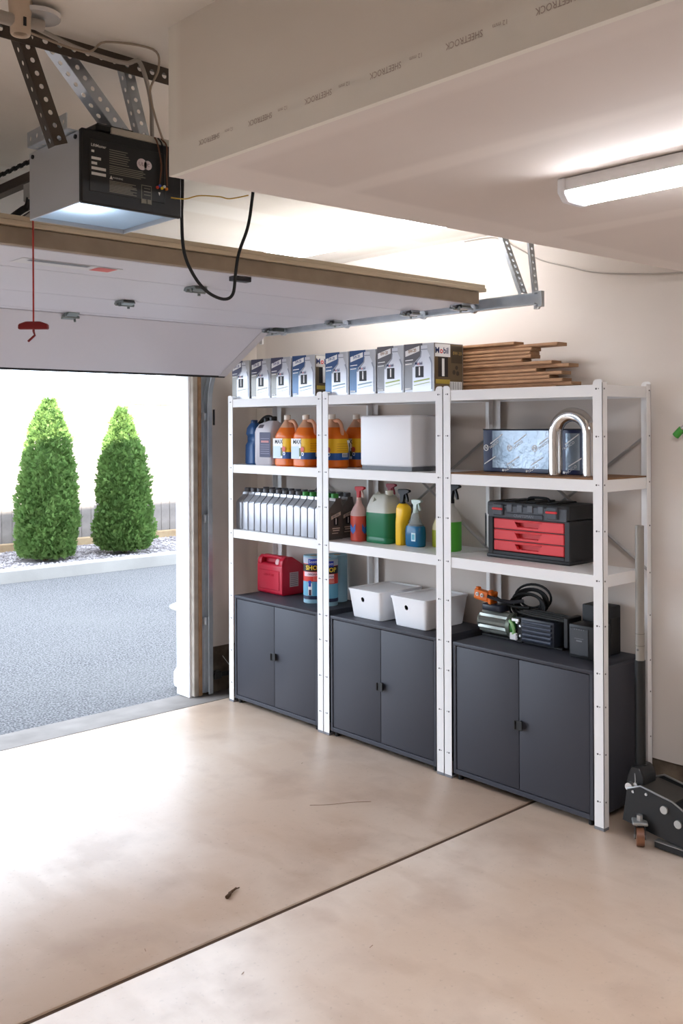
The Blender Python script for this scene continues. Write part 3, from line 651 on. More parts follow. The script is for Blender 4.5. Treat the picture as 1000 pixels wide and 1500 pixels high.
for i, e in enumerate(ends):
    far = i in (6, 12, 1)
    y1 = 1.45; x0 = .27+rnd.uniform(-.002, .002)+(.0 if not far else .01); z = 1.8802+i*.0172
    t = thing('floor_plank', 'brown wooden floor plank in the pile beside the oil cartons', 'plank', (x0, e, z), 0, 'wooden planks piled on the top shelf')
    L_ = y1-e
    B().box(0, .076, 0.001, L_, 0, .0163, .0008).done('board', PLK, t)
    B().box(-.004, .0, .001, L_, .005, .0115).done('tongue', PLK, t); B().box(.002, .074, -.0005, .001, .001, .0153).done('end_grain', PLKE, t)
# ================================================================ SECOND SHELF
Z2 = 1.475
BLUEP = mat('blue_plastic', (44, 84, 134), .35); GREYJ = mat('frosted_jug', (214, 208, 212), .35, translucent=.25)
t = thing('blue_jug', 'blue oil jug with long grip handle beside the white jug', 'jug', (.13, 2.565, Z2))
bj = B().loft([sup(z, hx, hy, 4, 24, cx) for z, hx, hy, cx in ((0, .05, .05, 0), (.008, .056, .055, 0), (.12, .054, .053, 0), (.14, .044, .05, .004), (.175, .044, .05, .004), (.19, .05, .052, 0), (.225, .046, .048, 0), (.245, .03, .032, -.006), (.258, .018, .02, -.01))]).done('body', BLUEP, t)
B().lathe([(.021, .256), (.021, .272), (.018, .276)], -.01, 0, 16).done('cap', mat('blue_cap', (36, 62, 100), .4), t)
B().tube(smooth_path([(.02, -.01, .25), (.05, -.035, .29), (.07, -.07, .29), (.085, -.085, .25)]), .013, 8).done('spout', BLACKP, t)
cut(bj, B().box(-.022, .026, -.09, .09, .06, .16))
t = thing('white_jug', 'frosted white jug with dark label and black cap', 'jug', (.105, 2.385, Z2))
wj = B().loft([sup(z, hx, hy, 5, 28, 0, cy) for z, hx, hy, cy in ((0, .058, .084, 0), (.01, .065, .092, 0), (.2, .065, .092, 0), (.225, .058, .086, 0), (.25, .045, .07, -.004), (.262, .03, .04, -.02), (.27, .021, .022, -.03))]).done('body', GREYJ, t)
B().lathe([(.023, .268), (.023, .292), (.019, .296)], 0, -.03, 18).done('cap', BLACKP, t)
B().lathe([(.018, .262), (.018, .284), (.015, .288)], .0, .035, 14).done('vent_cap', BLACKP, t)
cut(wj, B().box(-.09, .09, .0, .048, .226, .246))
f = FRONT(-.065, .092, 0); prints('label', [rect(.07, .175, .05, .2)], f, mat('navy_label', (54, 52, 84), .5), t, .0012)
prints('label_print', [rect(.08, .165, v, v+.004) for v in (.07, .083, .096, .109, .122, .16)], f, mat('label_grey2', (120, 116, 140), .5), t, .0018); prints('label_print', [rect(.085, .16, .138, .15)], f, mat('label_rose', (190, 120, 120), .5), t, .002)
ORANGE = mat('orange_liquid', (246, 122, 28), .3, translucent=.2); PEACH = mat('peach_plastic', (240, 186, 150), .35, translucent=.35)
YEL = mat('label_yellow', (248, 196, 34), .45); LBLUE = mat('label_blue', (38, 84, 150), .45)
def orange_jug(label, loc, rz=0):
    t = thing('orange_jug', label, 'jug', loc, rz, 'jugs of orange cleaner on the second shelf')
    R = [(0, .062, .074, 0), (.008, .07, .08, 0), (.04, .07, .08, 0), (.044, .068, .078, 0), (.166, .068, .078, 0), (.17, .0695, .079, 0), (.185, .067, .076, 0), (.205, .058, .066, .002), (.228, .044, .052, .005)]
    B().loft([sup(z, a, c, 3.2 if z < .2 else 2.8, 32, 0, cy) for z, a, c, cy in R]).done('liquid_body', ORANGE, t)
    B().loft([sup(z, a, c, e, 32, 0, cy) for z, a, c, e, cy in ((.228, .044, .052, 2.8, .005), (.25, .03, .036, 2.3, .01), (.268, .019, .021, 2, .014), (.276, .018, .018, 2, .014))]).done('shoulder', PEACH, t)
    B().lathe([(.021, .274), (.021, .3), (.018, .303)], 0, .014, 20).done('cap', mat('cream_cap', (238, 226, 212), .4), t)
    B().tube(smooth_path([(0, .0, .262), (0, -.038, .266), (0, -.062, .245), (0, -.07, .21), (0, -.068, .185)]), .011, 10).done('handle', PEACH, t)
    B().loft([sup(z, .0688, .0788, 3.2, 32) for z in (.046, .164)], cap=False).done('label', YEL, t)
    lo = B().loft([sup(z, .0692, .0792, 3.2, 32) for z in (.045, .084)], cap=False).done('label_band', LBLUE, t)
    f = FRONT(-.0694, .078, 0)
    prints('label_print', [rect(.012, .1, .047, .164)], f, MW, t, .0006); prints('label_print', [rect(.014, .085, .05, .118)], f, mat('label_ice', (206, 226, 236), .5), t, .0008)
    text('MAX', .034, f, (.066, .144), MK, t, .0012, bold=.02); prints('label_print', [rect(.084, .1, .062, .11)], f, mat('label_olive', (96, 116, 70), .5), t, .001)
    prints('label_print', [disc(.112, .102, .016)], f, mat('label_coral', (212, 92, 74), .5), t, .0012); prints('label_print', [disc(.116, .076, .011)], f, MW, t, .0014); prints('label_print', [disc(.116, .076, .006)], f, LBLUE, t, .0018)
    f = SIDE(-.068, -.0796, 0); prints('label_print', [rect(.06, .1, .061, .082)], f, MW, t, .0004)
    prints('label_print', [rect(.063+i*.0036, .065+i*.0036, .063, .08) for i in range(10)], f, MK, t, .001); prints('label_print', [rect(.02, .1, v, v+.003) for v in (.095, .108, .121, .134)], f, mat('label_ochre', (214, 150, 30), .5), t, .0008)
    prints('label_print', [[(.095, .155), (.118, .155), (.124, .095), (.114, .095)]], f, MW, t, .0008); prints('label_print', [[(.108, .14), (.116, .14), (.121, .09), (.114, .09)]], f, MK, t, .0012)
orange_jug('orange cleaner jug standing against the frosted white jug', (.105, 2.205, Z2))
orange_jug('orange cleaner jug second from the frosted white jug', (.105, 2.035, Z2))
orange_jug('orange cleaner jug standing right behind the paired white posts', (.112, 1.815, Z2))
orange_jug('orange cleaner jug against the wall beside the white box', (.279, 1.79, Z2))
t = thing('white_box', 'plain white box-shaped machine on a black base', 'box', (.19, 1.331, Z2))
B().box(-.15, .15, -.192, .192, .022, .29, .012, 3).done('housing', WPLAST, t); B().box(-.142, .15, -.184, .186, 0, .024, .002).done('base', mat('grey_base', (116, 118, 122), .5), t)
o = B().box(.012, .372, .012, .878, Z2+.0003, Z2+.0065).done('shelf_liner', LINER); o['label'] = 'thin brown fibreboard liner under the blue box'; o['category'] = 'board'
Z2b = Z2+.0068
NAVY = mat('navy_wrap', (40, 50, 92), .3, 0, (8, (34, 44, 80), .2)); FOIL = mat('foil_wrap', (164, 174, 184), .28, .6, (5, (120, 134, 146), .2), (26, .35))
t = thing('blue_box', 'navy shrink-wrapped box with silver window and slanted white logos', 'box', (.195, .505, Z2b))
B().box(0, .15, -.298, .298, 0, .208, .004).done('box', NAVY, t)
f = FRONT(0, .298, 0); prints('foil_window', [rect(.06, .43, .022, .202)], f, FOIL, t); prints('foil_window', [rect(.485, .56, .022, .19)], f, FOIL, t, .0007)
B().tube([(.002, -.298, .208), (.002, -.1, .2085), (.002, .1, .207), (.002, .298, .208)], .003, 6).done('wrap_seam', mat('wrap_dark', (38, 44, 52), .4), t)
for i, u in enumerate((.022, .165, .312, .455)):
    prints('logo', [[(u+.016*math.cos(a)*k, .118+.016*math.sin(a)*k) for a, k in [(2*PI*j/18, 1) for j in range(19)]+[(2*PI*j/18, .72) for j in range(18, -1, -1)]]], f, MW, t, .0016)
    text('N', .022, f, (u, .118), MW, t, .0018, bold=.03)
    prints('logo', [[(u+.028, .135), (u+.1, .182), (u+.1, .188), (u+.026, .141)]], f, MW, t, .0016); text('NOICO', .019, f, (u+.05, .134), MW, t, .0018, .56, bold=.01)
for u in (-.02, .12, .26, .47):
    if u > 0: prints('logo', [[(u, .006), (u+.01, .004), (u+.012, .014), (u+.002, .016)]], f, MW, t, .0016); text('NOICO', .02, f, (u+.045, .024), MW, t, .0018, .56)
    prints('logo', [[(max(u+.03, .004), .035), (u+.1, .074), (u+.1, .08), (max(u+.03, .004), .041)]], f, MW, t, .0016)
t = thing('exhaust_pipe', 'polished steel U-bend exhaust pipe standing on its two ends', 'pipe', (.125, .235, Z2b))
R_, r_ = .09, .032
pth = [(0, R_, 0), (0, R_, .06), (0, R_, .12), (0, R_, .185)]+[(0, R_*math.cos(a), .185+R_*math.sin(a)) for a in [PI*i/18 for i in range(1, 18)]]+[(0, -R_, .185), (0, -R_, .12), (0, -R_, .06), (0, -R_, 0)]
B().tube(pth, r_, 24).done('pipe', CHROME, t)

# ================================================================ THIRD SHELF
Z3 = 1.0725
GBOT = mat('silver_oil_bottle', (172, 173, 178), .3, .6); GDARK = mat('dark_oil_bottle', (104, 96, 92), .35, .3)
def oil_bottle(name, label, body, cap, group, face=False):
    t = thing(name, label, 'bottle', (0, 0, 0), 0, group)
    prof = [(0, .004), (.003, 0), (.105, 0), (.108, .004), (.108, .17), (.1, .2), (.092, .215), (.092, .232), (.052, .232), (.052, .215), (.035, .2), (.008, .176), (0, .166)]
    B().prism([(a, z) for a, z in prof], 'y', -.027, .027, .005, 2).done('body', body, t)
    B().lathe([(.021, .23), (.021, .252), (.018, .256)], .072, 0, 16).done('cap', cap, t)
    if face:
        f = SIDE(0, -.027, 0); prints('face_label', [[(.014, .02), (.098, .02), (.098, .15), (.014, .15)]], f, mat('face_brown', (92, 82, 76), .4), t, .0008)
        prints('face_print', [[(.018, .112), (.09, .136), (.09, .156), (.018, .132)]], f, mat('face_pink', (222, 202, 186), .5), t, .0014); text('MOBIL', .018, f, (.054, .134), MB, t, .002, .32)
        prints('face_print', [rect(.036, .072, .078, .122)], f, MK, t, .0016); text('1', .045, f, (.054, .1), MW, t, .0022, bold=.03)
        prints('face_print', [rect(.026, .084, .06, .066), rect(.03, .08, .048, .054), rect(.024, .07, .034, .038)], f, MATS['face_pink'], t, .0014)
    return t
GCAP = mat('grey_cap', (92, 92, 96), .4); GREENC = mat('green_cap', (54, 140, 58), .4)
pitch = .0628; y_end = 1.800
kinds = {}
for row, x in ((0, .038), (1, .151)):
    for i in range(15):
        y = y_end+.005+i*pitch+row*.022
        if y > 2.64: continue
        kd = ('f' if i == 0 else 'g' if (row == 0 and i in (1, 3, 4)) else 'n')
        kd2 = (row, kd)
        lab = {(0, 'f'): 'brown-labelled oil bottle with green cap ending the front row', (1, 'f'): 'brown-labelled oil bottle ending the back row', (0, 'g'): 'grey oil bottle with green cap in the front row', (0, 'n'): 'grey oil bottle with grey cap in the front row', (1, 'n'): 'grey oil bottle with grey cap in the back row'}[kd2]
        loc = (x, y, Z3)
        if kd2 in kinds: dup(kinds[kd2], loc)
        else:
            t = oil_bottle('oil_bottle', lab, GDARK if kd == 'f' else GBOT, GREENC if (kd == 'g' or kd2 == (0, 'f')) else GCAP, 'quart oil bottles lined up on the third shelf', kd == 'f'); t.location = loc; kinds[kd2] = t

def sprayer(t, z, m, sc=1., cx=0, cy=0, rz=0, stem=None):
    """trigger sprayer head; nozzle points along local -Y before rz"""
    pr = [(-.012, 0), (.012, 0), (.012, .02), (.008, .03), (.01, .042), (.028, .05), (.03, .062), (.026, .068), (-.03, .07), (-.052, .066), (-.054, .056), (-.036, .05), (-.014, .044), (-.01, .03)]
    mt = Matrix.Translation((cx, cy, z))@Matrix.Rotation(rz, 4, 'Z')@Matrix.Scale(sc, 4)
    h = B().prism([(a, c) for a, c in pr], 'x', -.009, .009, .003, 1).xf(mt).done('sprayer_head', m, t)
    B().prism([(-.022, .05), (-.03, .05), (-.036, .02), (-.042, .006), (-.034, .004), (-.028, .02)], 'x', -.006, .006, .002).xf(mt).done('trigger', stem or m, h)
    B().cyl((cx, cy, z-.012*sc), (cx, cy, z+.004*sc), .015*sc, 14).done('collar', stem or m, h)
CLEAR = mat('clear_plastic', (232, 238, 238), .15, trans=.75, ior=1.15); REDL = mat('red_liquid', (226, 88, 70), .35, translucent=.2)
def round_bottle(name, label, loc, liquid, upper, r, zf, h, square=2.4, ry=None, **k):
    t = thing(name, label, 'bottle', loc); ry = ry or r
    B().loft([sup(z, r*a, ry*a, square, 24) for z, a in ((0, .9), (.006, 1), (zf*.5, 1), (zf, 1))]).done('liquid_body', liquid, t)
    B().loft([sup(z, r*a+c, ry*a+c, square, 24) for z, a, c in ((zf, 1, 0), (zf+(h-zf)*.2, .97, 0), (zf+(h-zf)*.55, .6, .003), (zf+(h-zf)*.8, .28, .004), (h, .22, .004))]).done('shoulder', upper, t)
    return t
t = round_bottle('spray_bottle', 'red spray bottle with red trigger and blue emblem', (.145, 1.645, Z3), REDL, mat('pink_plastic', (236, 196, 188), .35, translucent=.3), .045, .14, .225)
sprayer(t, .237, mat('red_trigger', (198, 52, 58), .4), .95, stem=mat('trigger_pale', (226, 190, 180), .4))
f = FRONT(-.0455, .03, 0); prints('emblem', [[(.01, .1), (.03, .075), (.05, .1), (.05, .06), (.03, .04), (.01, .06)]], f, mat('emblem_blue', (70, 110, 190), .5), t, .001)
f = SIDE(-.03, -.0455, 0); prints('emblem', [[(.01, .1), (.03, .075), (.05, .1), (.05, .06), (.03, .04), (.01, .06)]], f, MATS['emblem_blue'], t, .001)
GREENL = mat('green_coolant', (44, 130, 88), .3, translucent=.2); MILK = mat('milky_plastic', (226, 226, 214), .35, translucent=.3)
t = thing('coolant_jug', 'milky plastic jug half full of green coolant', 'jug', (.2, 1.5, Z3))
B().loft([sup(z, .07*a, .088*a, 6, 28) for z, a in ((0, .96), (.008, 1), (.03, 1), (.034, .97), (.04, 1), (.165, 1))]).done('liquid_body', GREENL, t)
js = B().loft([sup(z, a, c, 6, 28, 0, cy) for z, a, c, cy in ((.165, .07, .088, 0), (.19, .068, .085, 0), (.24, .052, .068, 0), (.258, .042, .055, 0), (.264, .03, .044, 0))]).done('shoulder', MILK, t)
B().lathe([(.022, .258), (.022, .282), (.02, .285)], 0, -.038, 18).done('cap', mat('cream_cap2', (226, 224, 210), .4), t)
B().tube(smooth_path([(0, .03, .255), (0, .05, .262), (0, .062, .24), (0, .07, .2)]), .012, 8).done('handle', MILK, t)
cut(js, B().prism([(.006, .234), (.03, .222), (.03, .248)], 'x', -.09, .09))
t = round_bottle('spray_bottle', 'clear spray bottle with dark red trigger behind the coolant jug', (.325, 1.58, Z3), mat('pale_rose', (222, 200, 196), .4, translucent=.3), mat('clear_rose', (230, 220, 216), .35, translucent=.3), .042, .15, .235)
sprayer(t, .247, mat('crimson_trigger', (168, 40, 58), .4), .95)
YELP = mat('yellow_plastic', (246, 196, 36), .35)
t = thing('spray_bottle', 'slim yellow spray bottle with black trigger', 'bottle', (.185, 1.348, Z3))
B().loft([sup(z, hx, hy, 4, 24, 0, cy) for z, hx, hy, cy in ((0, .03, .023, .004), (.006, .032, .026, .004), (.12, .032, .026, .004), (.15, .034, .032, -.006), (.19, .034, .036, -.01), (.21, .028, .03, -.008), (.222, .016, .018, -.004))]).done('body', YELP, t)
sprayer(t, .226, BLACKP, 1.05, 0, -.002)
t = thing('spray_bottle', 'clear spray bottle holding blue glass cleaner', 'bottle', (.19, 1.257, Z3))
B().loft([sup(z, hx, hy, 3, 26) for z, hx, hy in ((0, .03, .052), (.006, .034, .058), (.07, .035, .06), (.1, .033, .056), (.108, .03, .05))]).done('liquid_body', mat('blue_cleaner', (32, 112, 158), .2, translucent=.2), t)
B().loft([sup(z, hx, hy, 3, 26) for z, hx, hy in ((.108, .03, .05), (.13, .022, .032), (.16, .018, .022), (.178, .015, .016))]).done('shoulder', CLEAR, t)
sprayer(t, .185, mat('pale_teal_trigger', (204, 222, 216), .35), .9)
f = FRONT(-.035, .06, 0); prints('label', [rect(.062, .092, .03, .074)], f, mat('label_white_blue', (206, 228, 236), .5), t, .001); prints('label_print', [rect(.067, .087, .038, .066)], f, mat('label_cyan', (92, 176, 196), .5), t, .0016)
t = round_bottle('slim_bottle', 'slim yellow-green bottle beside the paired posts', (.26, 1.155, Z3), mat('lime_liquid', (206, 210, 60), .35, translucent=.2), mat('cream_plastic', (236, 222, 170), .4, translucent=.2), .034, .09, .17)
B().lathe([(.014, .168), (.014, .195), (.01, .2)], 0, 0, 14).done('cap', MW, t)
t = round_bottle('spray_bottle', 'green spray bottle with black trigger behind the posts', (.18, 1.0, Z3), mat('green_cleaner', (96, 186, 70), .3, translucent=.25), mat('clear_green', (222, 216, 206), .3, translucent=.4), .047, .15, .245, 3.2)
sprayer(t, .257, BLACKP, 1.2)
f = FRONT(-.047, .047, 0); prints('label', [rect(.04, .08, .03, .13)], f, mat('label_dkgreen', (62, 150, 74), .5), t, .001)
# tool chest
TB = mat('toolbox_black', (34, 35, 37), .5); TG = mat('toolbox_grey', (74, 78, 84), .5); TR = mat('toolbox_red', (226, 58, 62), .42)
t = thing('tool_chest', 'black portable tool chest with three red drawers', 'tool chest', (.15, .505, Z3))
hw = .235
b = B(); b.box(.004, .21, -hw, -hw+.03, .014, .2, .004); b.box(.004, .21, hw-.03, hw, .014, .2, .004); b.box(.004, .21, -hw+.03, hw-.03, .014, .034, .003); b.box(.19, .21, -hw+.03, hw-.03, .034, .2); b.box(.03, .2, -hw+.03, hw-.03, .19, .2)
b.done('body', TB, t); B().box(-.004, .214, -hw-.004, hw+.004, 0, .018, .006, 2).done('base', TB, t)
B().box(-.002, .214, -hw-.003, hw+.003, .2, .272, .012, 2).done('lid', TB, t)
B().box(-.006, .0, -hw+.01, hw-.01, .196, .255, .004).done('lid_front', TG, t)
for i in range(3):
    z0 = .036+i*.0525
    d = B().box(.006, .18, -hw+.034, hw-.034, z0, z0+.048, .003).done('drawer', TR, t)
    cut(d, B().prism([(-.075, z0+.036), (.075, z0+.036), (.06, z0+.012), (-.06, z0+.012)], 'x', -.02, .032))
    B().box(.002, .02, -.078, .078, z0+.036, z0+.0415, .0015).done('pull', TR, d)
    B().box(.012, .19, -hw+.03, hw-.03, z0+.0482, z0+.0523).done('drawer_rail', TB, t)
for s_ in (-.15, .16):
    l = B().box(-.018, -.004, s_-.03, s_+.03, .205, .262, .005).done('latch', TG, t); B().box(-.026, -.016, s_-.034, s_+.03, .232, .243, .004).done('latch_lever', TR, l)
for u in (-.085, -.025, .035, .095): B().box(-.011, -.004, u-.016, u+.016, .226, .262, .003).done('lid_rib', mat('toolbox_rib', (92, 96, 102), .5), t)
B().box(-.012, -.004, -.1, .12, .197, .222, .004).done('name_plate', mat('toolbox_plate', (60, 62, 68), .5), t)
text('CRAFTSMAN', .02, FRONT(-.012, 0, 0), (-.01, .2095), mat('plate_ink', (120, 124, 132), .5), t, .0008)
B().box(-.0, .13, hw+.004, hw+.01, .05, .2, .002).xf(Matrix.Translation((0, hw, 0))@Matrix.Rotation(.7, 4, 'Z')@Matrix.Translation((0, -hw, 0))).done('side_door', TB, t)
for s_ in (-.12, .0, .12): B().box(.03, .19, s_-.03, s_+.03, .27, .279, .004).done('lid_tread', TB, t)
B().tube(smooth_path([(.1, -.06, .275), (.1, -.04, .29), (.1, .05, .29), (.1, .07, .275)], 4), .006, 8).done('carry_handle', TB, t)
# ================================================================ CABINET TOPS
ZC = .6653
CAN = mat('fuel_can_red', (196, 30, 56), .38)
t = thing('fuel_can', 'red plastic fuel can with moulded grip and white cap', 'can', (.185, 2.503, ZC))
prof = [(0, .012), (.01, 0), (.17, 0), (.182, .012), (.182, .165), (.172, .182), (.085, .235), (.06, .236), (.05, .228), (.04, .19), (.012, .19), (0, .178)]
B().prism(prof, 'y', -.125, .125, .007, 3).done('body', CAN, t)
for s_ in (-1, 1): B().prism([(.0, .18), (.045, .18), (.06, .232), (.03, .238), (.006, .215)], 'y', *sorted((s_*.124, s_*.085)), .006, 2).done('shoulder', CAN, t)
B().tube([(.032, -.1, .226), (.03, -.04, .232), (.03, .04, .232), (.032, .1, .226)], .011, 10).done('grip', CAN, t)
B().prism([(-.1, .03), (.1, .03), (.1, .15), (-.1, .15)], 'x', -.004, .004, .003).done('front_panel', CAN, t)
q = B(); q.lathe([(.012, 0), (.02, .002), (.02, .016), (.014, .02)], n=14); q.xf(Matrix.Translation((.03, -.062, .2))@Matrix.Rotation(-1.3, 4, 'Y')); q.done('cap', mat('cap_pinkwhite', (232, 190, 190), .4), t)
prints('caution_label', [rect(.06, .13, .05, .14)], SIDE(0, -.125, 0), mat('label_offwhite', (208, 186, 190), .6), t, .0012); prints('label_print', [rect(.066, .124, v, v+.0035) for v in (.058, .07, .082, .094, .106, .118, .129)], SIDE(0, -.125, 0), mat('label_greyink', (130, 110, 118), .6), t, .0018)
o = text('GASOLINE', .022, FRONT(-.004, 0, 0), (0, .12), CAN, t, .0); md = o.modifiers.new('relief', 'SOLIDIFY'); md.thickness = .004; md.offset = 0
PAPER = mat('blue_paper', (150, 186, 200), .9, 0, None, (60, .15)); FILM = mat('shop_film_red', (214, 58, 48), .35)
def towel(label, loc, rz, film=True):
    t = thing('towel_roll', label, 'paper roll', loc, rz, 'rolls of blue shop towels'); r = .0605
    b = B(); K = 32
    b.loft([[(a*math.cos(2*PI*k/K), a*math.sin(2*PI*k/K), z) for k in range(K)] for a, z in ((.02, .004), (r-.003, 0), (r, .004), (r, .276), (r-.003, .28), (.02, .276))], cap=True); b.done('paper', PAPER, t)
    B().lathe([(.0205, .2755), (.0205, .2772)], n=20).done('core', mat('cardboard_core', (170, 140, 108), .8), t)
    if not film: return t
    def wrap(a, v, lift): an = PI+a/r; return Vector(((r+lift)*math.cos(an), (r+lift)*math.sin(an), v))
    def strip(u0, u1, v0, v1, m, lift, name='film_print'):
        n = max(2, int((u1-u0)/.008)); prints(name, [[(u0+(u1-u0)*i/n, v0), (u0+(u1-u0)*(i+1)/n, v0), (u0+(u1-u0)*(i+1)/n, v1), (u0+(u1-u0)*i/n, v1)] for i in range(n)], fr((0, 0, 0), (1, 0, 0), (0, 1, 0)), m, t, lift, wrap)
    hc = PI*r
    strip(-hc, hc, .035, .27, FILM, .0006, 'film'); strip(-hc, hc, .036, .13, mat('film_blue', (104, 168, 194), .4), .001); strip(-hc, hc, .025, .045, mat('film_dark', (44, 50, 76), .4), .0012)
    strip(-hc, hc, .235, .27, mat('film_grey', (176, 182, 196), .4), .001); strip(-hc, hc, .188, .232, mat('film_black', (40, 34, 30), .4), .0012); strip(-.06, .03, .16, .186, mat('film_pinkwhite', (236, 206, 214), .4), .0012)
    for c in (.0,):
        strip(c-.028, c+.028, .228, .262, mat('film_royal', (38, 60, 168), .4), .0016); text('Scott', .024, fr((0, 0, 0), (1, 0, 0), (0, 1, 0)), (c, .246), MW, t, .0022, bend=wrap)
        text('SHOP', .036, fr((0, 0, 0), (1, 0, 0), (0, 1, 0)), (c, .21), mat('film_yellow', (240, 206, 60), .4), t, .002, bend=wrap, bold=.03); text('ORIGINAL', .014, fr((0, 0, 0), (1, 0, 0), (0, 1, 0)), (c, .172), mat('film_ink', (90, 60, 100), .4), t, .002, bend=wrap, bold=.02)
        strip(c-.03, c-.006, .05, .12, MW, .0014); strip(c-.028, c-.012, .1, .135, MATS['film_royal'], .0018); strip(c-.026, c-.01, .048, .082, mat('film_maroon', (86, 52, 66), .4), .0018)
        for v in (.14, .148, .156): strip(c, c+.032, v-.004, v-.0015, mat('film_cream', (238, 196, 180), .4), .0014)
    return t
towel('wrapped roll of blue shop towels beside the fuel can', (.205, 2.103, ZC), .8)
towel('wrapped roll of blue shop towels behind the paired posts', (.205, 1.978, ZC), 1.0)
towel('bare roll of grey-blue towels behind the wrapped rolls', (.333, 2.035, ZC), 0, False)
def bin_(label, y0, y1):
    w = y1-y0; d = .33; t = thing('storage_bin', label, 'storage bin', (.06+d/2, (y0+y1)/2, ZC), 0, 'white lidded storage bins')
    def ring(z, k, inset=0): return sup(z, d/2-k-inset, w/2-k-inset, 14, 40)
    bb = B().loft([ring(0, .022), ring(.003, .0185), ring(.146, .0)]).done('bin', WPLAST, t)
    cut(bb, B().loft([ring(.004, .021), ring(.16, .001)]) if False else B().loft([ring(.004, .0215), ring(.1462, .003), ring(.17, .003)]), B().cyl((-d/2-.02, w*.06, .104), (-d/2+.03, w*.06, .104), .013, 20))
    B().loft([ring(.1445, -.003), ring(.157, -.004), ring(.158, .0), ring(.158, .014), ring(.151, .02)]).done('lid', WPLAST, t)
bin_('white lidded storage bin next to the towel rolls', 1.39, 1.648); bin_('white lidded storage bin next to the winch', 1.062, 1.322)
# electric winch
ALU = mat('cast_aluminium', (160, 164, 156), .35, .7); GRN = mat('green_lacquer', (60, 134, 58), .4)
t = thing('electric_winch', 'electric winch with finned silver motor, green gear and cable drum', 'winch', (.255, .62, ZC))
def finned(y0, y1, z, r, m, name):
    K = 15; ring = []
    for y in (y0, y1): ring.append([(r*(1 if k % 2 else .88)*math.cos(2*PI*k/(2*K)), y, z+r*(1 if k % 2 else .88)*math.sin(2*PI*k/(2*K))) for k in range(2*K)])
    return B().loft(ring).done(name, m, t, 10)
finned(.05, .225, .068, .058, ALU, 'motor_housing'); B().cyl((0, .22, .068), (0, .238, .068), .054, 24, .045).done('motor_cap', ALU, t); B().cyl((0, .03, .068), (0, .052, .068), .06, 24).done('motor_flange', mat('flange', (110, 116, 104), .4, .6), t)
B().cyl((-.01, .0, .068), (-.01, .03, .068), .045, 18).done('gear_cover', GRN, t); B().tube(smooth_path([(-.05, .03, .1), (-.058, .01, .085), (-.055, .0, .05), (-.05, .02, .03)]), .008, 8).done('gear_rib', mat('green_light', (150, 200, 130), .4), t)
B().box(-.045, .05, -.04, .0, 0, .125, .004).done('gear_plate', BLACKP, t)
for a in range(5): B().cyl((-.048, -.02+.018*math.cos(a*1.256), .06+.04*math.sin(a*1.256)), (-.056, -.02+.018*math.cos(a*1.256), .06+.04*math.sin(a*1.256)), .006, 8).done('bolt', ZINC, t)
B().box(-.06, -.045, -.015, .025, .012, .045, .003).done('rope_clamp', MW, t); B().box(-.058, -.045, -.03, .015, .1, .118, .003).done('rope_clamp', ZINC, t)
B().box(-.045, .045, .09, .21, .126, .162, .01, 3).done('capacitor_box', mat('capacitor_black', (36, 40, 52), .35), t)
B().box(-.035, .045, -.26, .215, 0, .01, .002).done('base_plate', BLACKP, t)
B().box(-.062, .05, -.235, -.045, .012, .128, .006, 2).done('drum_housing', mat('drum_black', (38, 41, 50), .4), t)
for i in range(5): B().cyl((-.066, -.222, .03+i*.02), (-.066, -.06, .03+i*.02), .0075, 8).done('drum_rib', mat('rib_slate', (66, 72, 86), .4), t)
for i in range(4): B().tube(smooth_path([(-.05+i*.022, -.02, .15), (-.05+i*.022, -.1, .142+.004*i), (-.05+i*.022, -.29, .14+.003*i)], 3), .0055, 8).done('tie_rod', mat('rod_dark', (64, 64, 62), .3, .8), t)
B().box(-.06, .05, -.31, -.285, .02, .16, .004).done('end_plate', BLACKP, t)
cb = B()
for i in range(9):
    rr = .092-.011*(i % 4); cz = .15+.005*i; tilt = .2*i-.8
    cb.tube([(.02+.006*i+rr*.3*math.sin(a)*math.cos(tilt), -.02+rr*math.cos(a)*1.15, cz+.012+rr*.85*math.sin(a)*.8) for a in [2*PI*j/28 for j in range(29)]], .0062, 6)
cb.done('coiled_cable', RUBBER, t)
B().tube(smooth_path([(-.05, .165, .2), (-.03, .1, .185), (0, .05, .18), (.02, .0, .19)]), .009, 8).done('pendant_cable', mat('cable_slate', (60, 62, 70), .4), t)
B().tube(smooth_path([(.0, .15, .19), (.0, .08, .165), (.0, .02, .16), (.0, -.05, .165)]), .007, 8).done('motor_cable', RUBBER, t)
t = thing('pendant_control', 'orange pendant control box with two white buttons on the winch', 'remote', (.235, .83, ZC+.170))
OR = mat('pendant_orange', (255, 128, 30), .4)
mt = Matrix.Rotation(.12, 4, 'X')
B().box(-.022, .022, -.06, .055, -.0, .05, .008, 2).xf(mt).done('case', OR, t); B().box(-.028, .028, -.06, -.042, -.004, .056, .004).xf(mt).done('collar', OR, t); B().box(-.026, -.018, -.035, .05, .008, .052, .003).xf(mt).done('face_plate', OR, t)
for y in (.026, -.004): B().cyl((-.032, y, .031), (-.024, y, .031), .0095, 16).xf(mt).done('button', MW, t); B().cyl((-.0335, y, .031), (-.03, y, .031), .005, 12).xf(mt).done('button_mark', mat('button_grey', (190, 150, 120), .5), t)
for y in (.045, -.035): B().box(-.012, .012, y-.01, y+.01, .048, .06, .003).xf(mt).done('rubber_boot', OR, t)
t = thing('battery_charger', 'black plastic charger unit standing between winch and post', 'charger', (.15, .2, ZC))
B().box(0, .11, -.072, .075, 0, .15, .006, 2).done('case', BLACKP, t); B().box(-.004, .002, -.03, .066, .014, .136, .003).done('front_plate', mat('charger_plate', (58, 60, 64), .45), t)
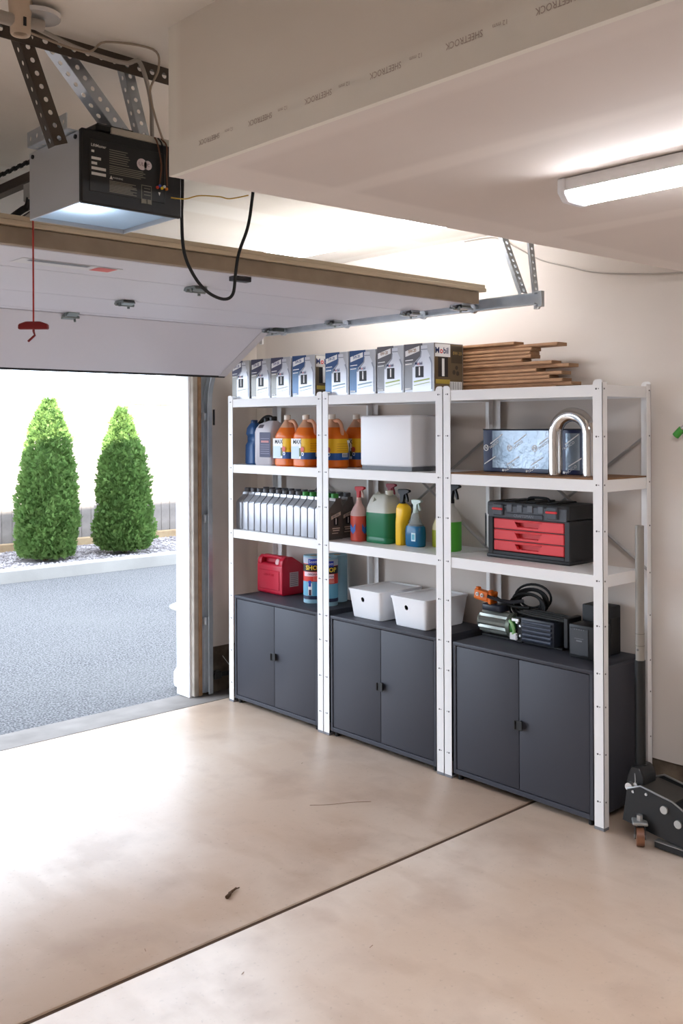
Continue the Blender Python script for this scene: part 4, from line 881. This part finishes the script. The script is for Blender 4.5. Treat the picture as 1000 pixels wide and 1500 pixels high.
prints('vent_print', [rect(.0+i*.012, .006+i*.012, .128, .131) for i in range(5)]+[rect(.002, .05, .088, .09)], FRONT(-.004, .045, 0), mat('charger_ink', (116, 118, 122), .5), t, .0008); prints('badge_print', [rect(.012, .042, .076, .082)], FRONT(-.004, .045, 0), MATS['charger_ink'], t, .0012)
t = thing('speaker_box', 'tall plain black box behind the end post', 'box', (.30, .185, ZC))
B().box(-.03, .07, -.04, .1, 0, .222, .006, 2).done('case', mat('matte_black', (26, 27, 29), .6), t); B().box(-.02, .06, -.044, -.039, .01, .17, .002).done('side_panel', BLACKP, t)
o = t

# ================================================================ FLOOR JACK, WALL TOOL, TWIG
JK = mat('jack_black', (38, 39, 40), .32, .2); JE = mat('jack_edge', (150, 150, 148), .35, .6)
t = thing('floor_jack', 'black trolley floor jack with upright grey-gripped handle', 'floor jack', (.118, -.095, 0))
side = [(.02, .07), (.0, .2), (-.06, .225), (-.2, .2), (-.32, .14), (-.72, .1), (-.74, .05), (-.7, .03), (-.24, .035), (-.06, .06)]
for x in (-.095, .095):
    B().prism(side, 'x', x-.005, x+.005, .001).done('side_plate', JK, t)
    B().tube([(x, .0, .203), (x, -.06, .228), (x, -.2, .203), (x, -.32, .143), (x, -.72, .103)], .0045, 6).done('plate_highlight', JE, t)  # silver strip paints in the highlight along the black plate's flange
    B().box(x-.016, x+.016, -.72, -.13, .006, .03, .002).done('foot_rail', JK, t); B().box(x-.0165, x+.0165, -.72, -.13, .0295, .033).done('rail_highlight', JE, t)  # silver strip on the rail is a painted highlight too
    s_ = -1 if x < 0 else 1
    for y, z, r in ((-.17, .165, .016), (-.23, .125, .016)): B().cyl((x+s_*.004, y, z), (x+s_*.013, y, z), r, 16).done('pivot_bolt', mat('jack_bolt', (186, 188, 186), .35, .8), t)
    for y, z in ((-.03, .2), (-.09, .205)): B().cyl((x+s_*.004, y, z), (x+s_*.01, y, z), .006, 8).done('screw', ZINC, t)
B().prism([(-.04, .218), (-.2, .195), (-.2, .188), (-.04, .21)], 'x', -.08, .08).done('top_cover', mat('jack_cover', (52, 50, 46), .45), t)
B().prism([(-.2, .16), (-.36, .105), (-.36, .06), (-.2, .1)], 'x', -.08, .08, .003).done('lift_cover', JK, t)
B().prism([(-.3, .07), (-.68, .1), (-.7, .12), (-.66, .13), (-.3, .125)], 'x', -.04, .04, .004).done('lift_arm', JK, t); B().lathe([(.045, .128), (.05, .142), (.04, .146)], 0, -.66, 20).done('saddle', JK, t)
B().cyl((-.1, -.64, .04), (.1, -.64, .04), .038, 20).done('front_roller', mat('roller_steel', (120, 118, 114), .4, .6), t)
for x in (-.118, .118):
    mt = Matrix.Translation((x, -.07, 0))@Matrix.Rotation(-.95, 4, 'Z')
    c = B().box(-.03, .03, -.03, .03, .086, .098, .003).xf(mt).done('caster_plate', JE, t)
    B().cyl((0, 0, .098), (0, 0, .12), .013, 6).xf(mt).done('caster_nut', ZINC, c)
    for s_ in (-1, 1): B().prism([(.018, .088), (-.022, .088), (-.024, .03), (-.004, .022)], 'x', *sorted((s_*.018, s_*.021)), 0).xf(mt).done('caster_fork', JK, c)
    w_ = B().cyl((-.015, -.012, .037), (.015, -.012, .037), .037, 24).xf(mt).done('caster_wheel', mat('brown_wheel', (132, 88, 62), .5, 0, (20, (104, 66, 46), .2)), t)
    B().cyl((-.024, -.012, .037), (.024, -.012, .037), .007, 10).xf(mt).done('caster_axle', ZINC, w_)
B().prism([(-.05, .2), (.035, .2), (.03, .24), (.01, .285), (-.03, .285), (-.05, .25)], 'x', -.05, .05, .006).done('handle_socket', JK, t)
B().cyl((-.07, .01, .2), (-.05, .01, .2), .017, 14).done('release_knob', ZINC, t); B().cyl((-.06, -.015, .212), (-.05, -.015, .212), .01, 10).done('socket_screw', ZINC, t)
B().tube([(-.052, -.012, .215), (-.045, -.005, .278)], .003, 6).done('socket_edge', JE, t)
HX = .0
B().cyl((HX, -.005, .28), (HX, -.005, .72), .022, 18).done('handle_sleeve', mat('sleeve_black', (32, 34, 34), .4), t); B().cyl((HX, -.005, .28), (HX, -.005, .286), .026, 18).done('sleeve_rim', JK, t)
B().cyl((HX, -.005, .7), (HX, -.005, 1.285), .0185, 18).done('handle_grip', mat('grey_grip', (146, 140, 132), .45, .3), t)
for z in (.78, .83): B().cyl((HX, -.005, z), (HX, -.005, z+.003), .0192, 18).done('grip_ring', mat('grip_ring', (112, 106, 98), .5), t)
B().cyl((HX-.019, -.005, .765), (HX-.0175, -.005, .765), .005, 10).done('handle_rivet', BOLT, t)
text('PITTSBURGH', .03, FRONT(-.09, 0, 0), (.42, .075), mat('jack_ink', (84, 82, 80), .5), t, .001)
t = thing('wall_clamp', 'green-tipped silver clamp hanging on the wall', 'clamp', (.37, -.128, 1.69))
B().cyl((0, -.0, -.03), (0, -.03, .0), .016, 14).done('green_tip', mat('tip_green', (66, 150, 54), .45), t); B().cyl((0, -.03, 0), (0, -.14, .1), .011, 12).done('clamp_bar', CHROME, t); B().tube([(.012, -.03, -.02), (.012, -.08, .02), (.012, -.15, .085)], .008, 8).done('clamp_grip', BLACKP, t); B().cyl((0, -.1, .075), (.052, -.1, .075), .004, 8).done('hook', ZINC, t)
t = thing('dry_twig', 'small curled brown dry twig lying on the concrete floor', 'twig', (-1.472, .626, 0)); TW = mat('twig_brown', (84, 58, 36), .9)
B().tube(smooth_path([(-.03, -.02, .007), (-.012, -.012, .008), (.0, .0, .006), (.02, .01, .005), (.04, .016, .006)]), [.0072]*6+[.0068]*6+[.005]*6+[.004]*6+[.002], 7).done('stem', TW, t); B().tube([(.02, .01, .005), (.034, .008, .008), (.045, .004, .01)], .0022, 5).done('side_shoot', TW, t)
SPK = mat('debris_brown', (140, 110, 86), .9)
for i, (x, y, a, L_) in enumerate(((-.72, 1.06, -.6, .28), (-1.75, .18, .4, .014), (-1.35, .02, .2, .018), (-1.9, .5, 1.2, .016), (-.4, 1.5, .3, .012))):
    o = B().tube(smooth_path([(0, 0, .0015), (L_*.3*math.cos(a), L_*.3*math.sin(a)-.03*L_, .0015), (L_*.7*math.cos(a), L_*.7*math.sin(a)+.02*L_, .0015), (L_*math.cos(a), L_*math.sin(a), .0015)], 4), .0009, 5).done('straw', SPK, None); o.location = (x, y, 0)
    o['label'] = ['long thin straw lying on the floor before the cabinets', 'tiny dry straw bit near the floor joint'][i > 0]; o['category'] = 'straw'; o['group'] = 'bits of straw on the floor'
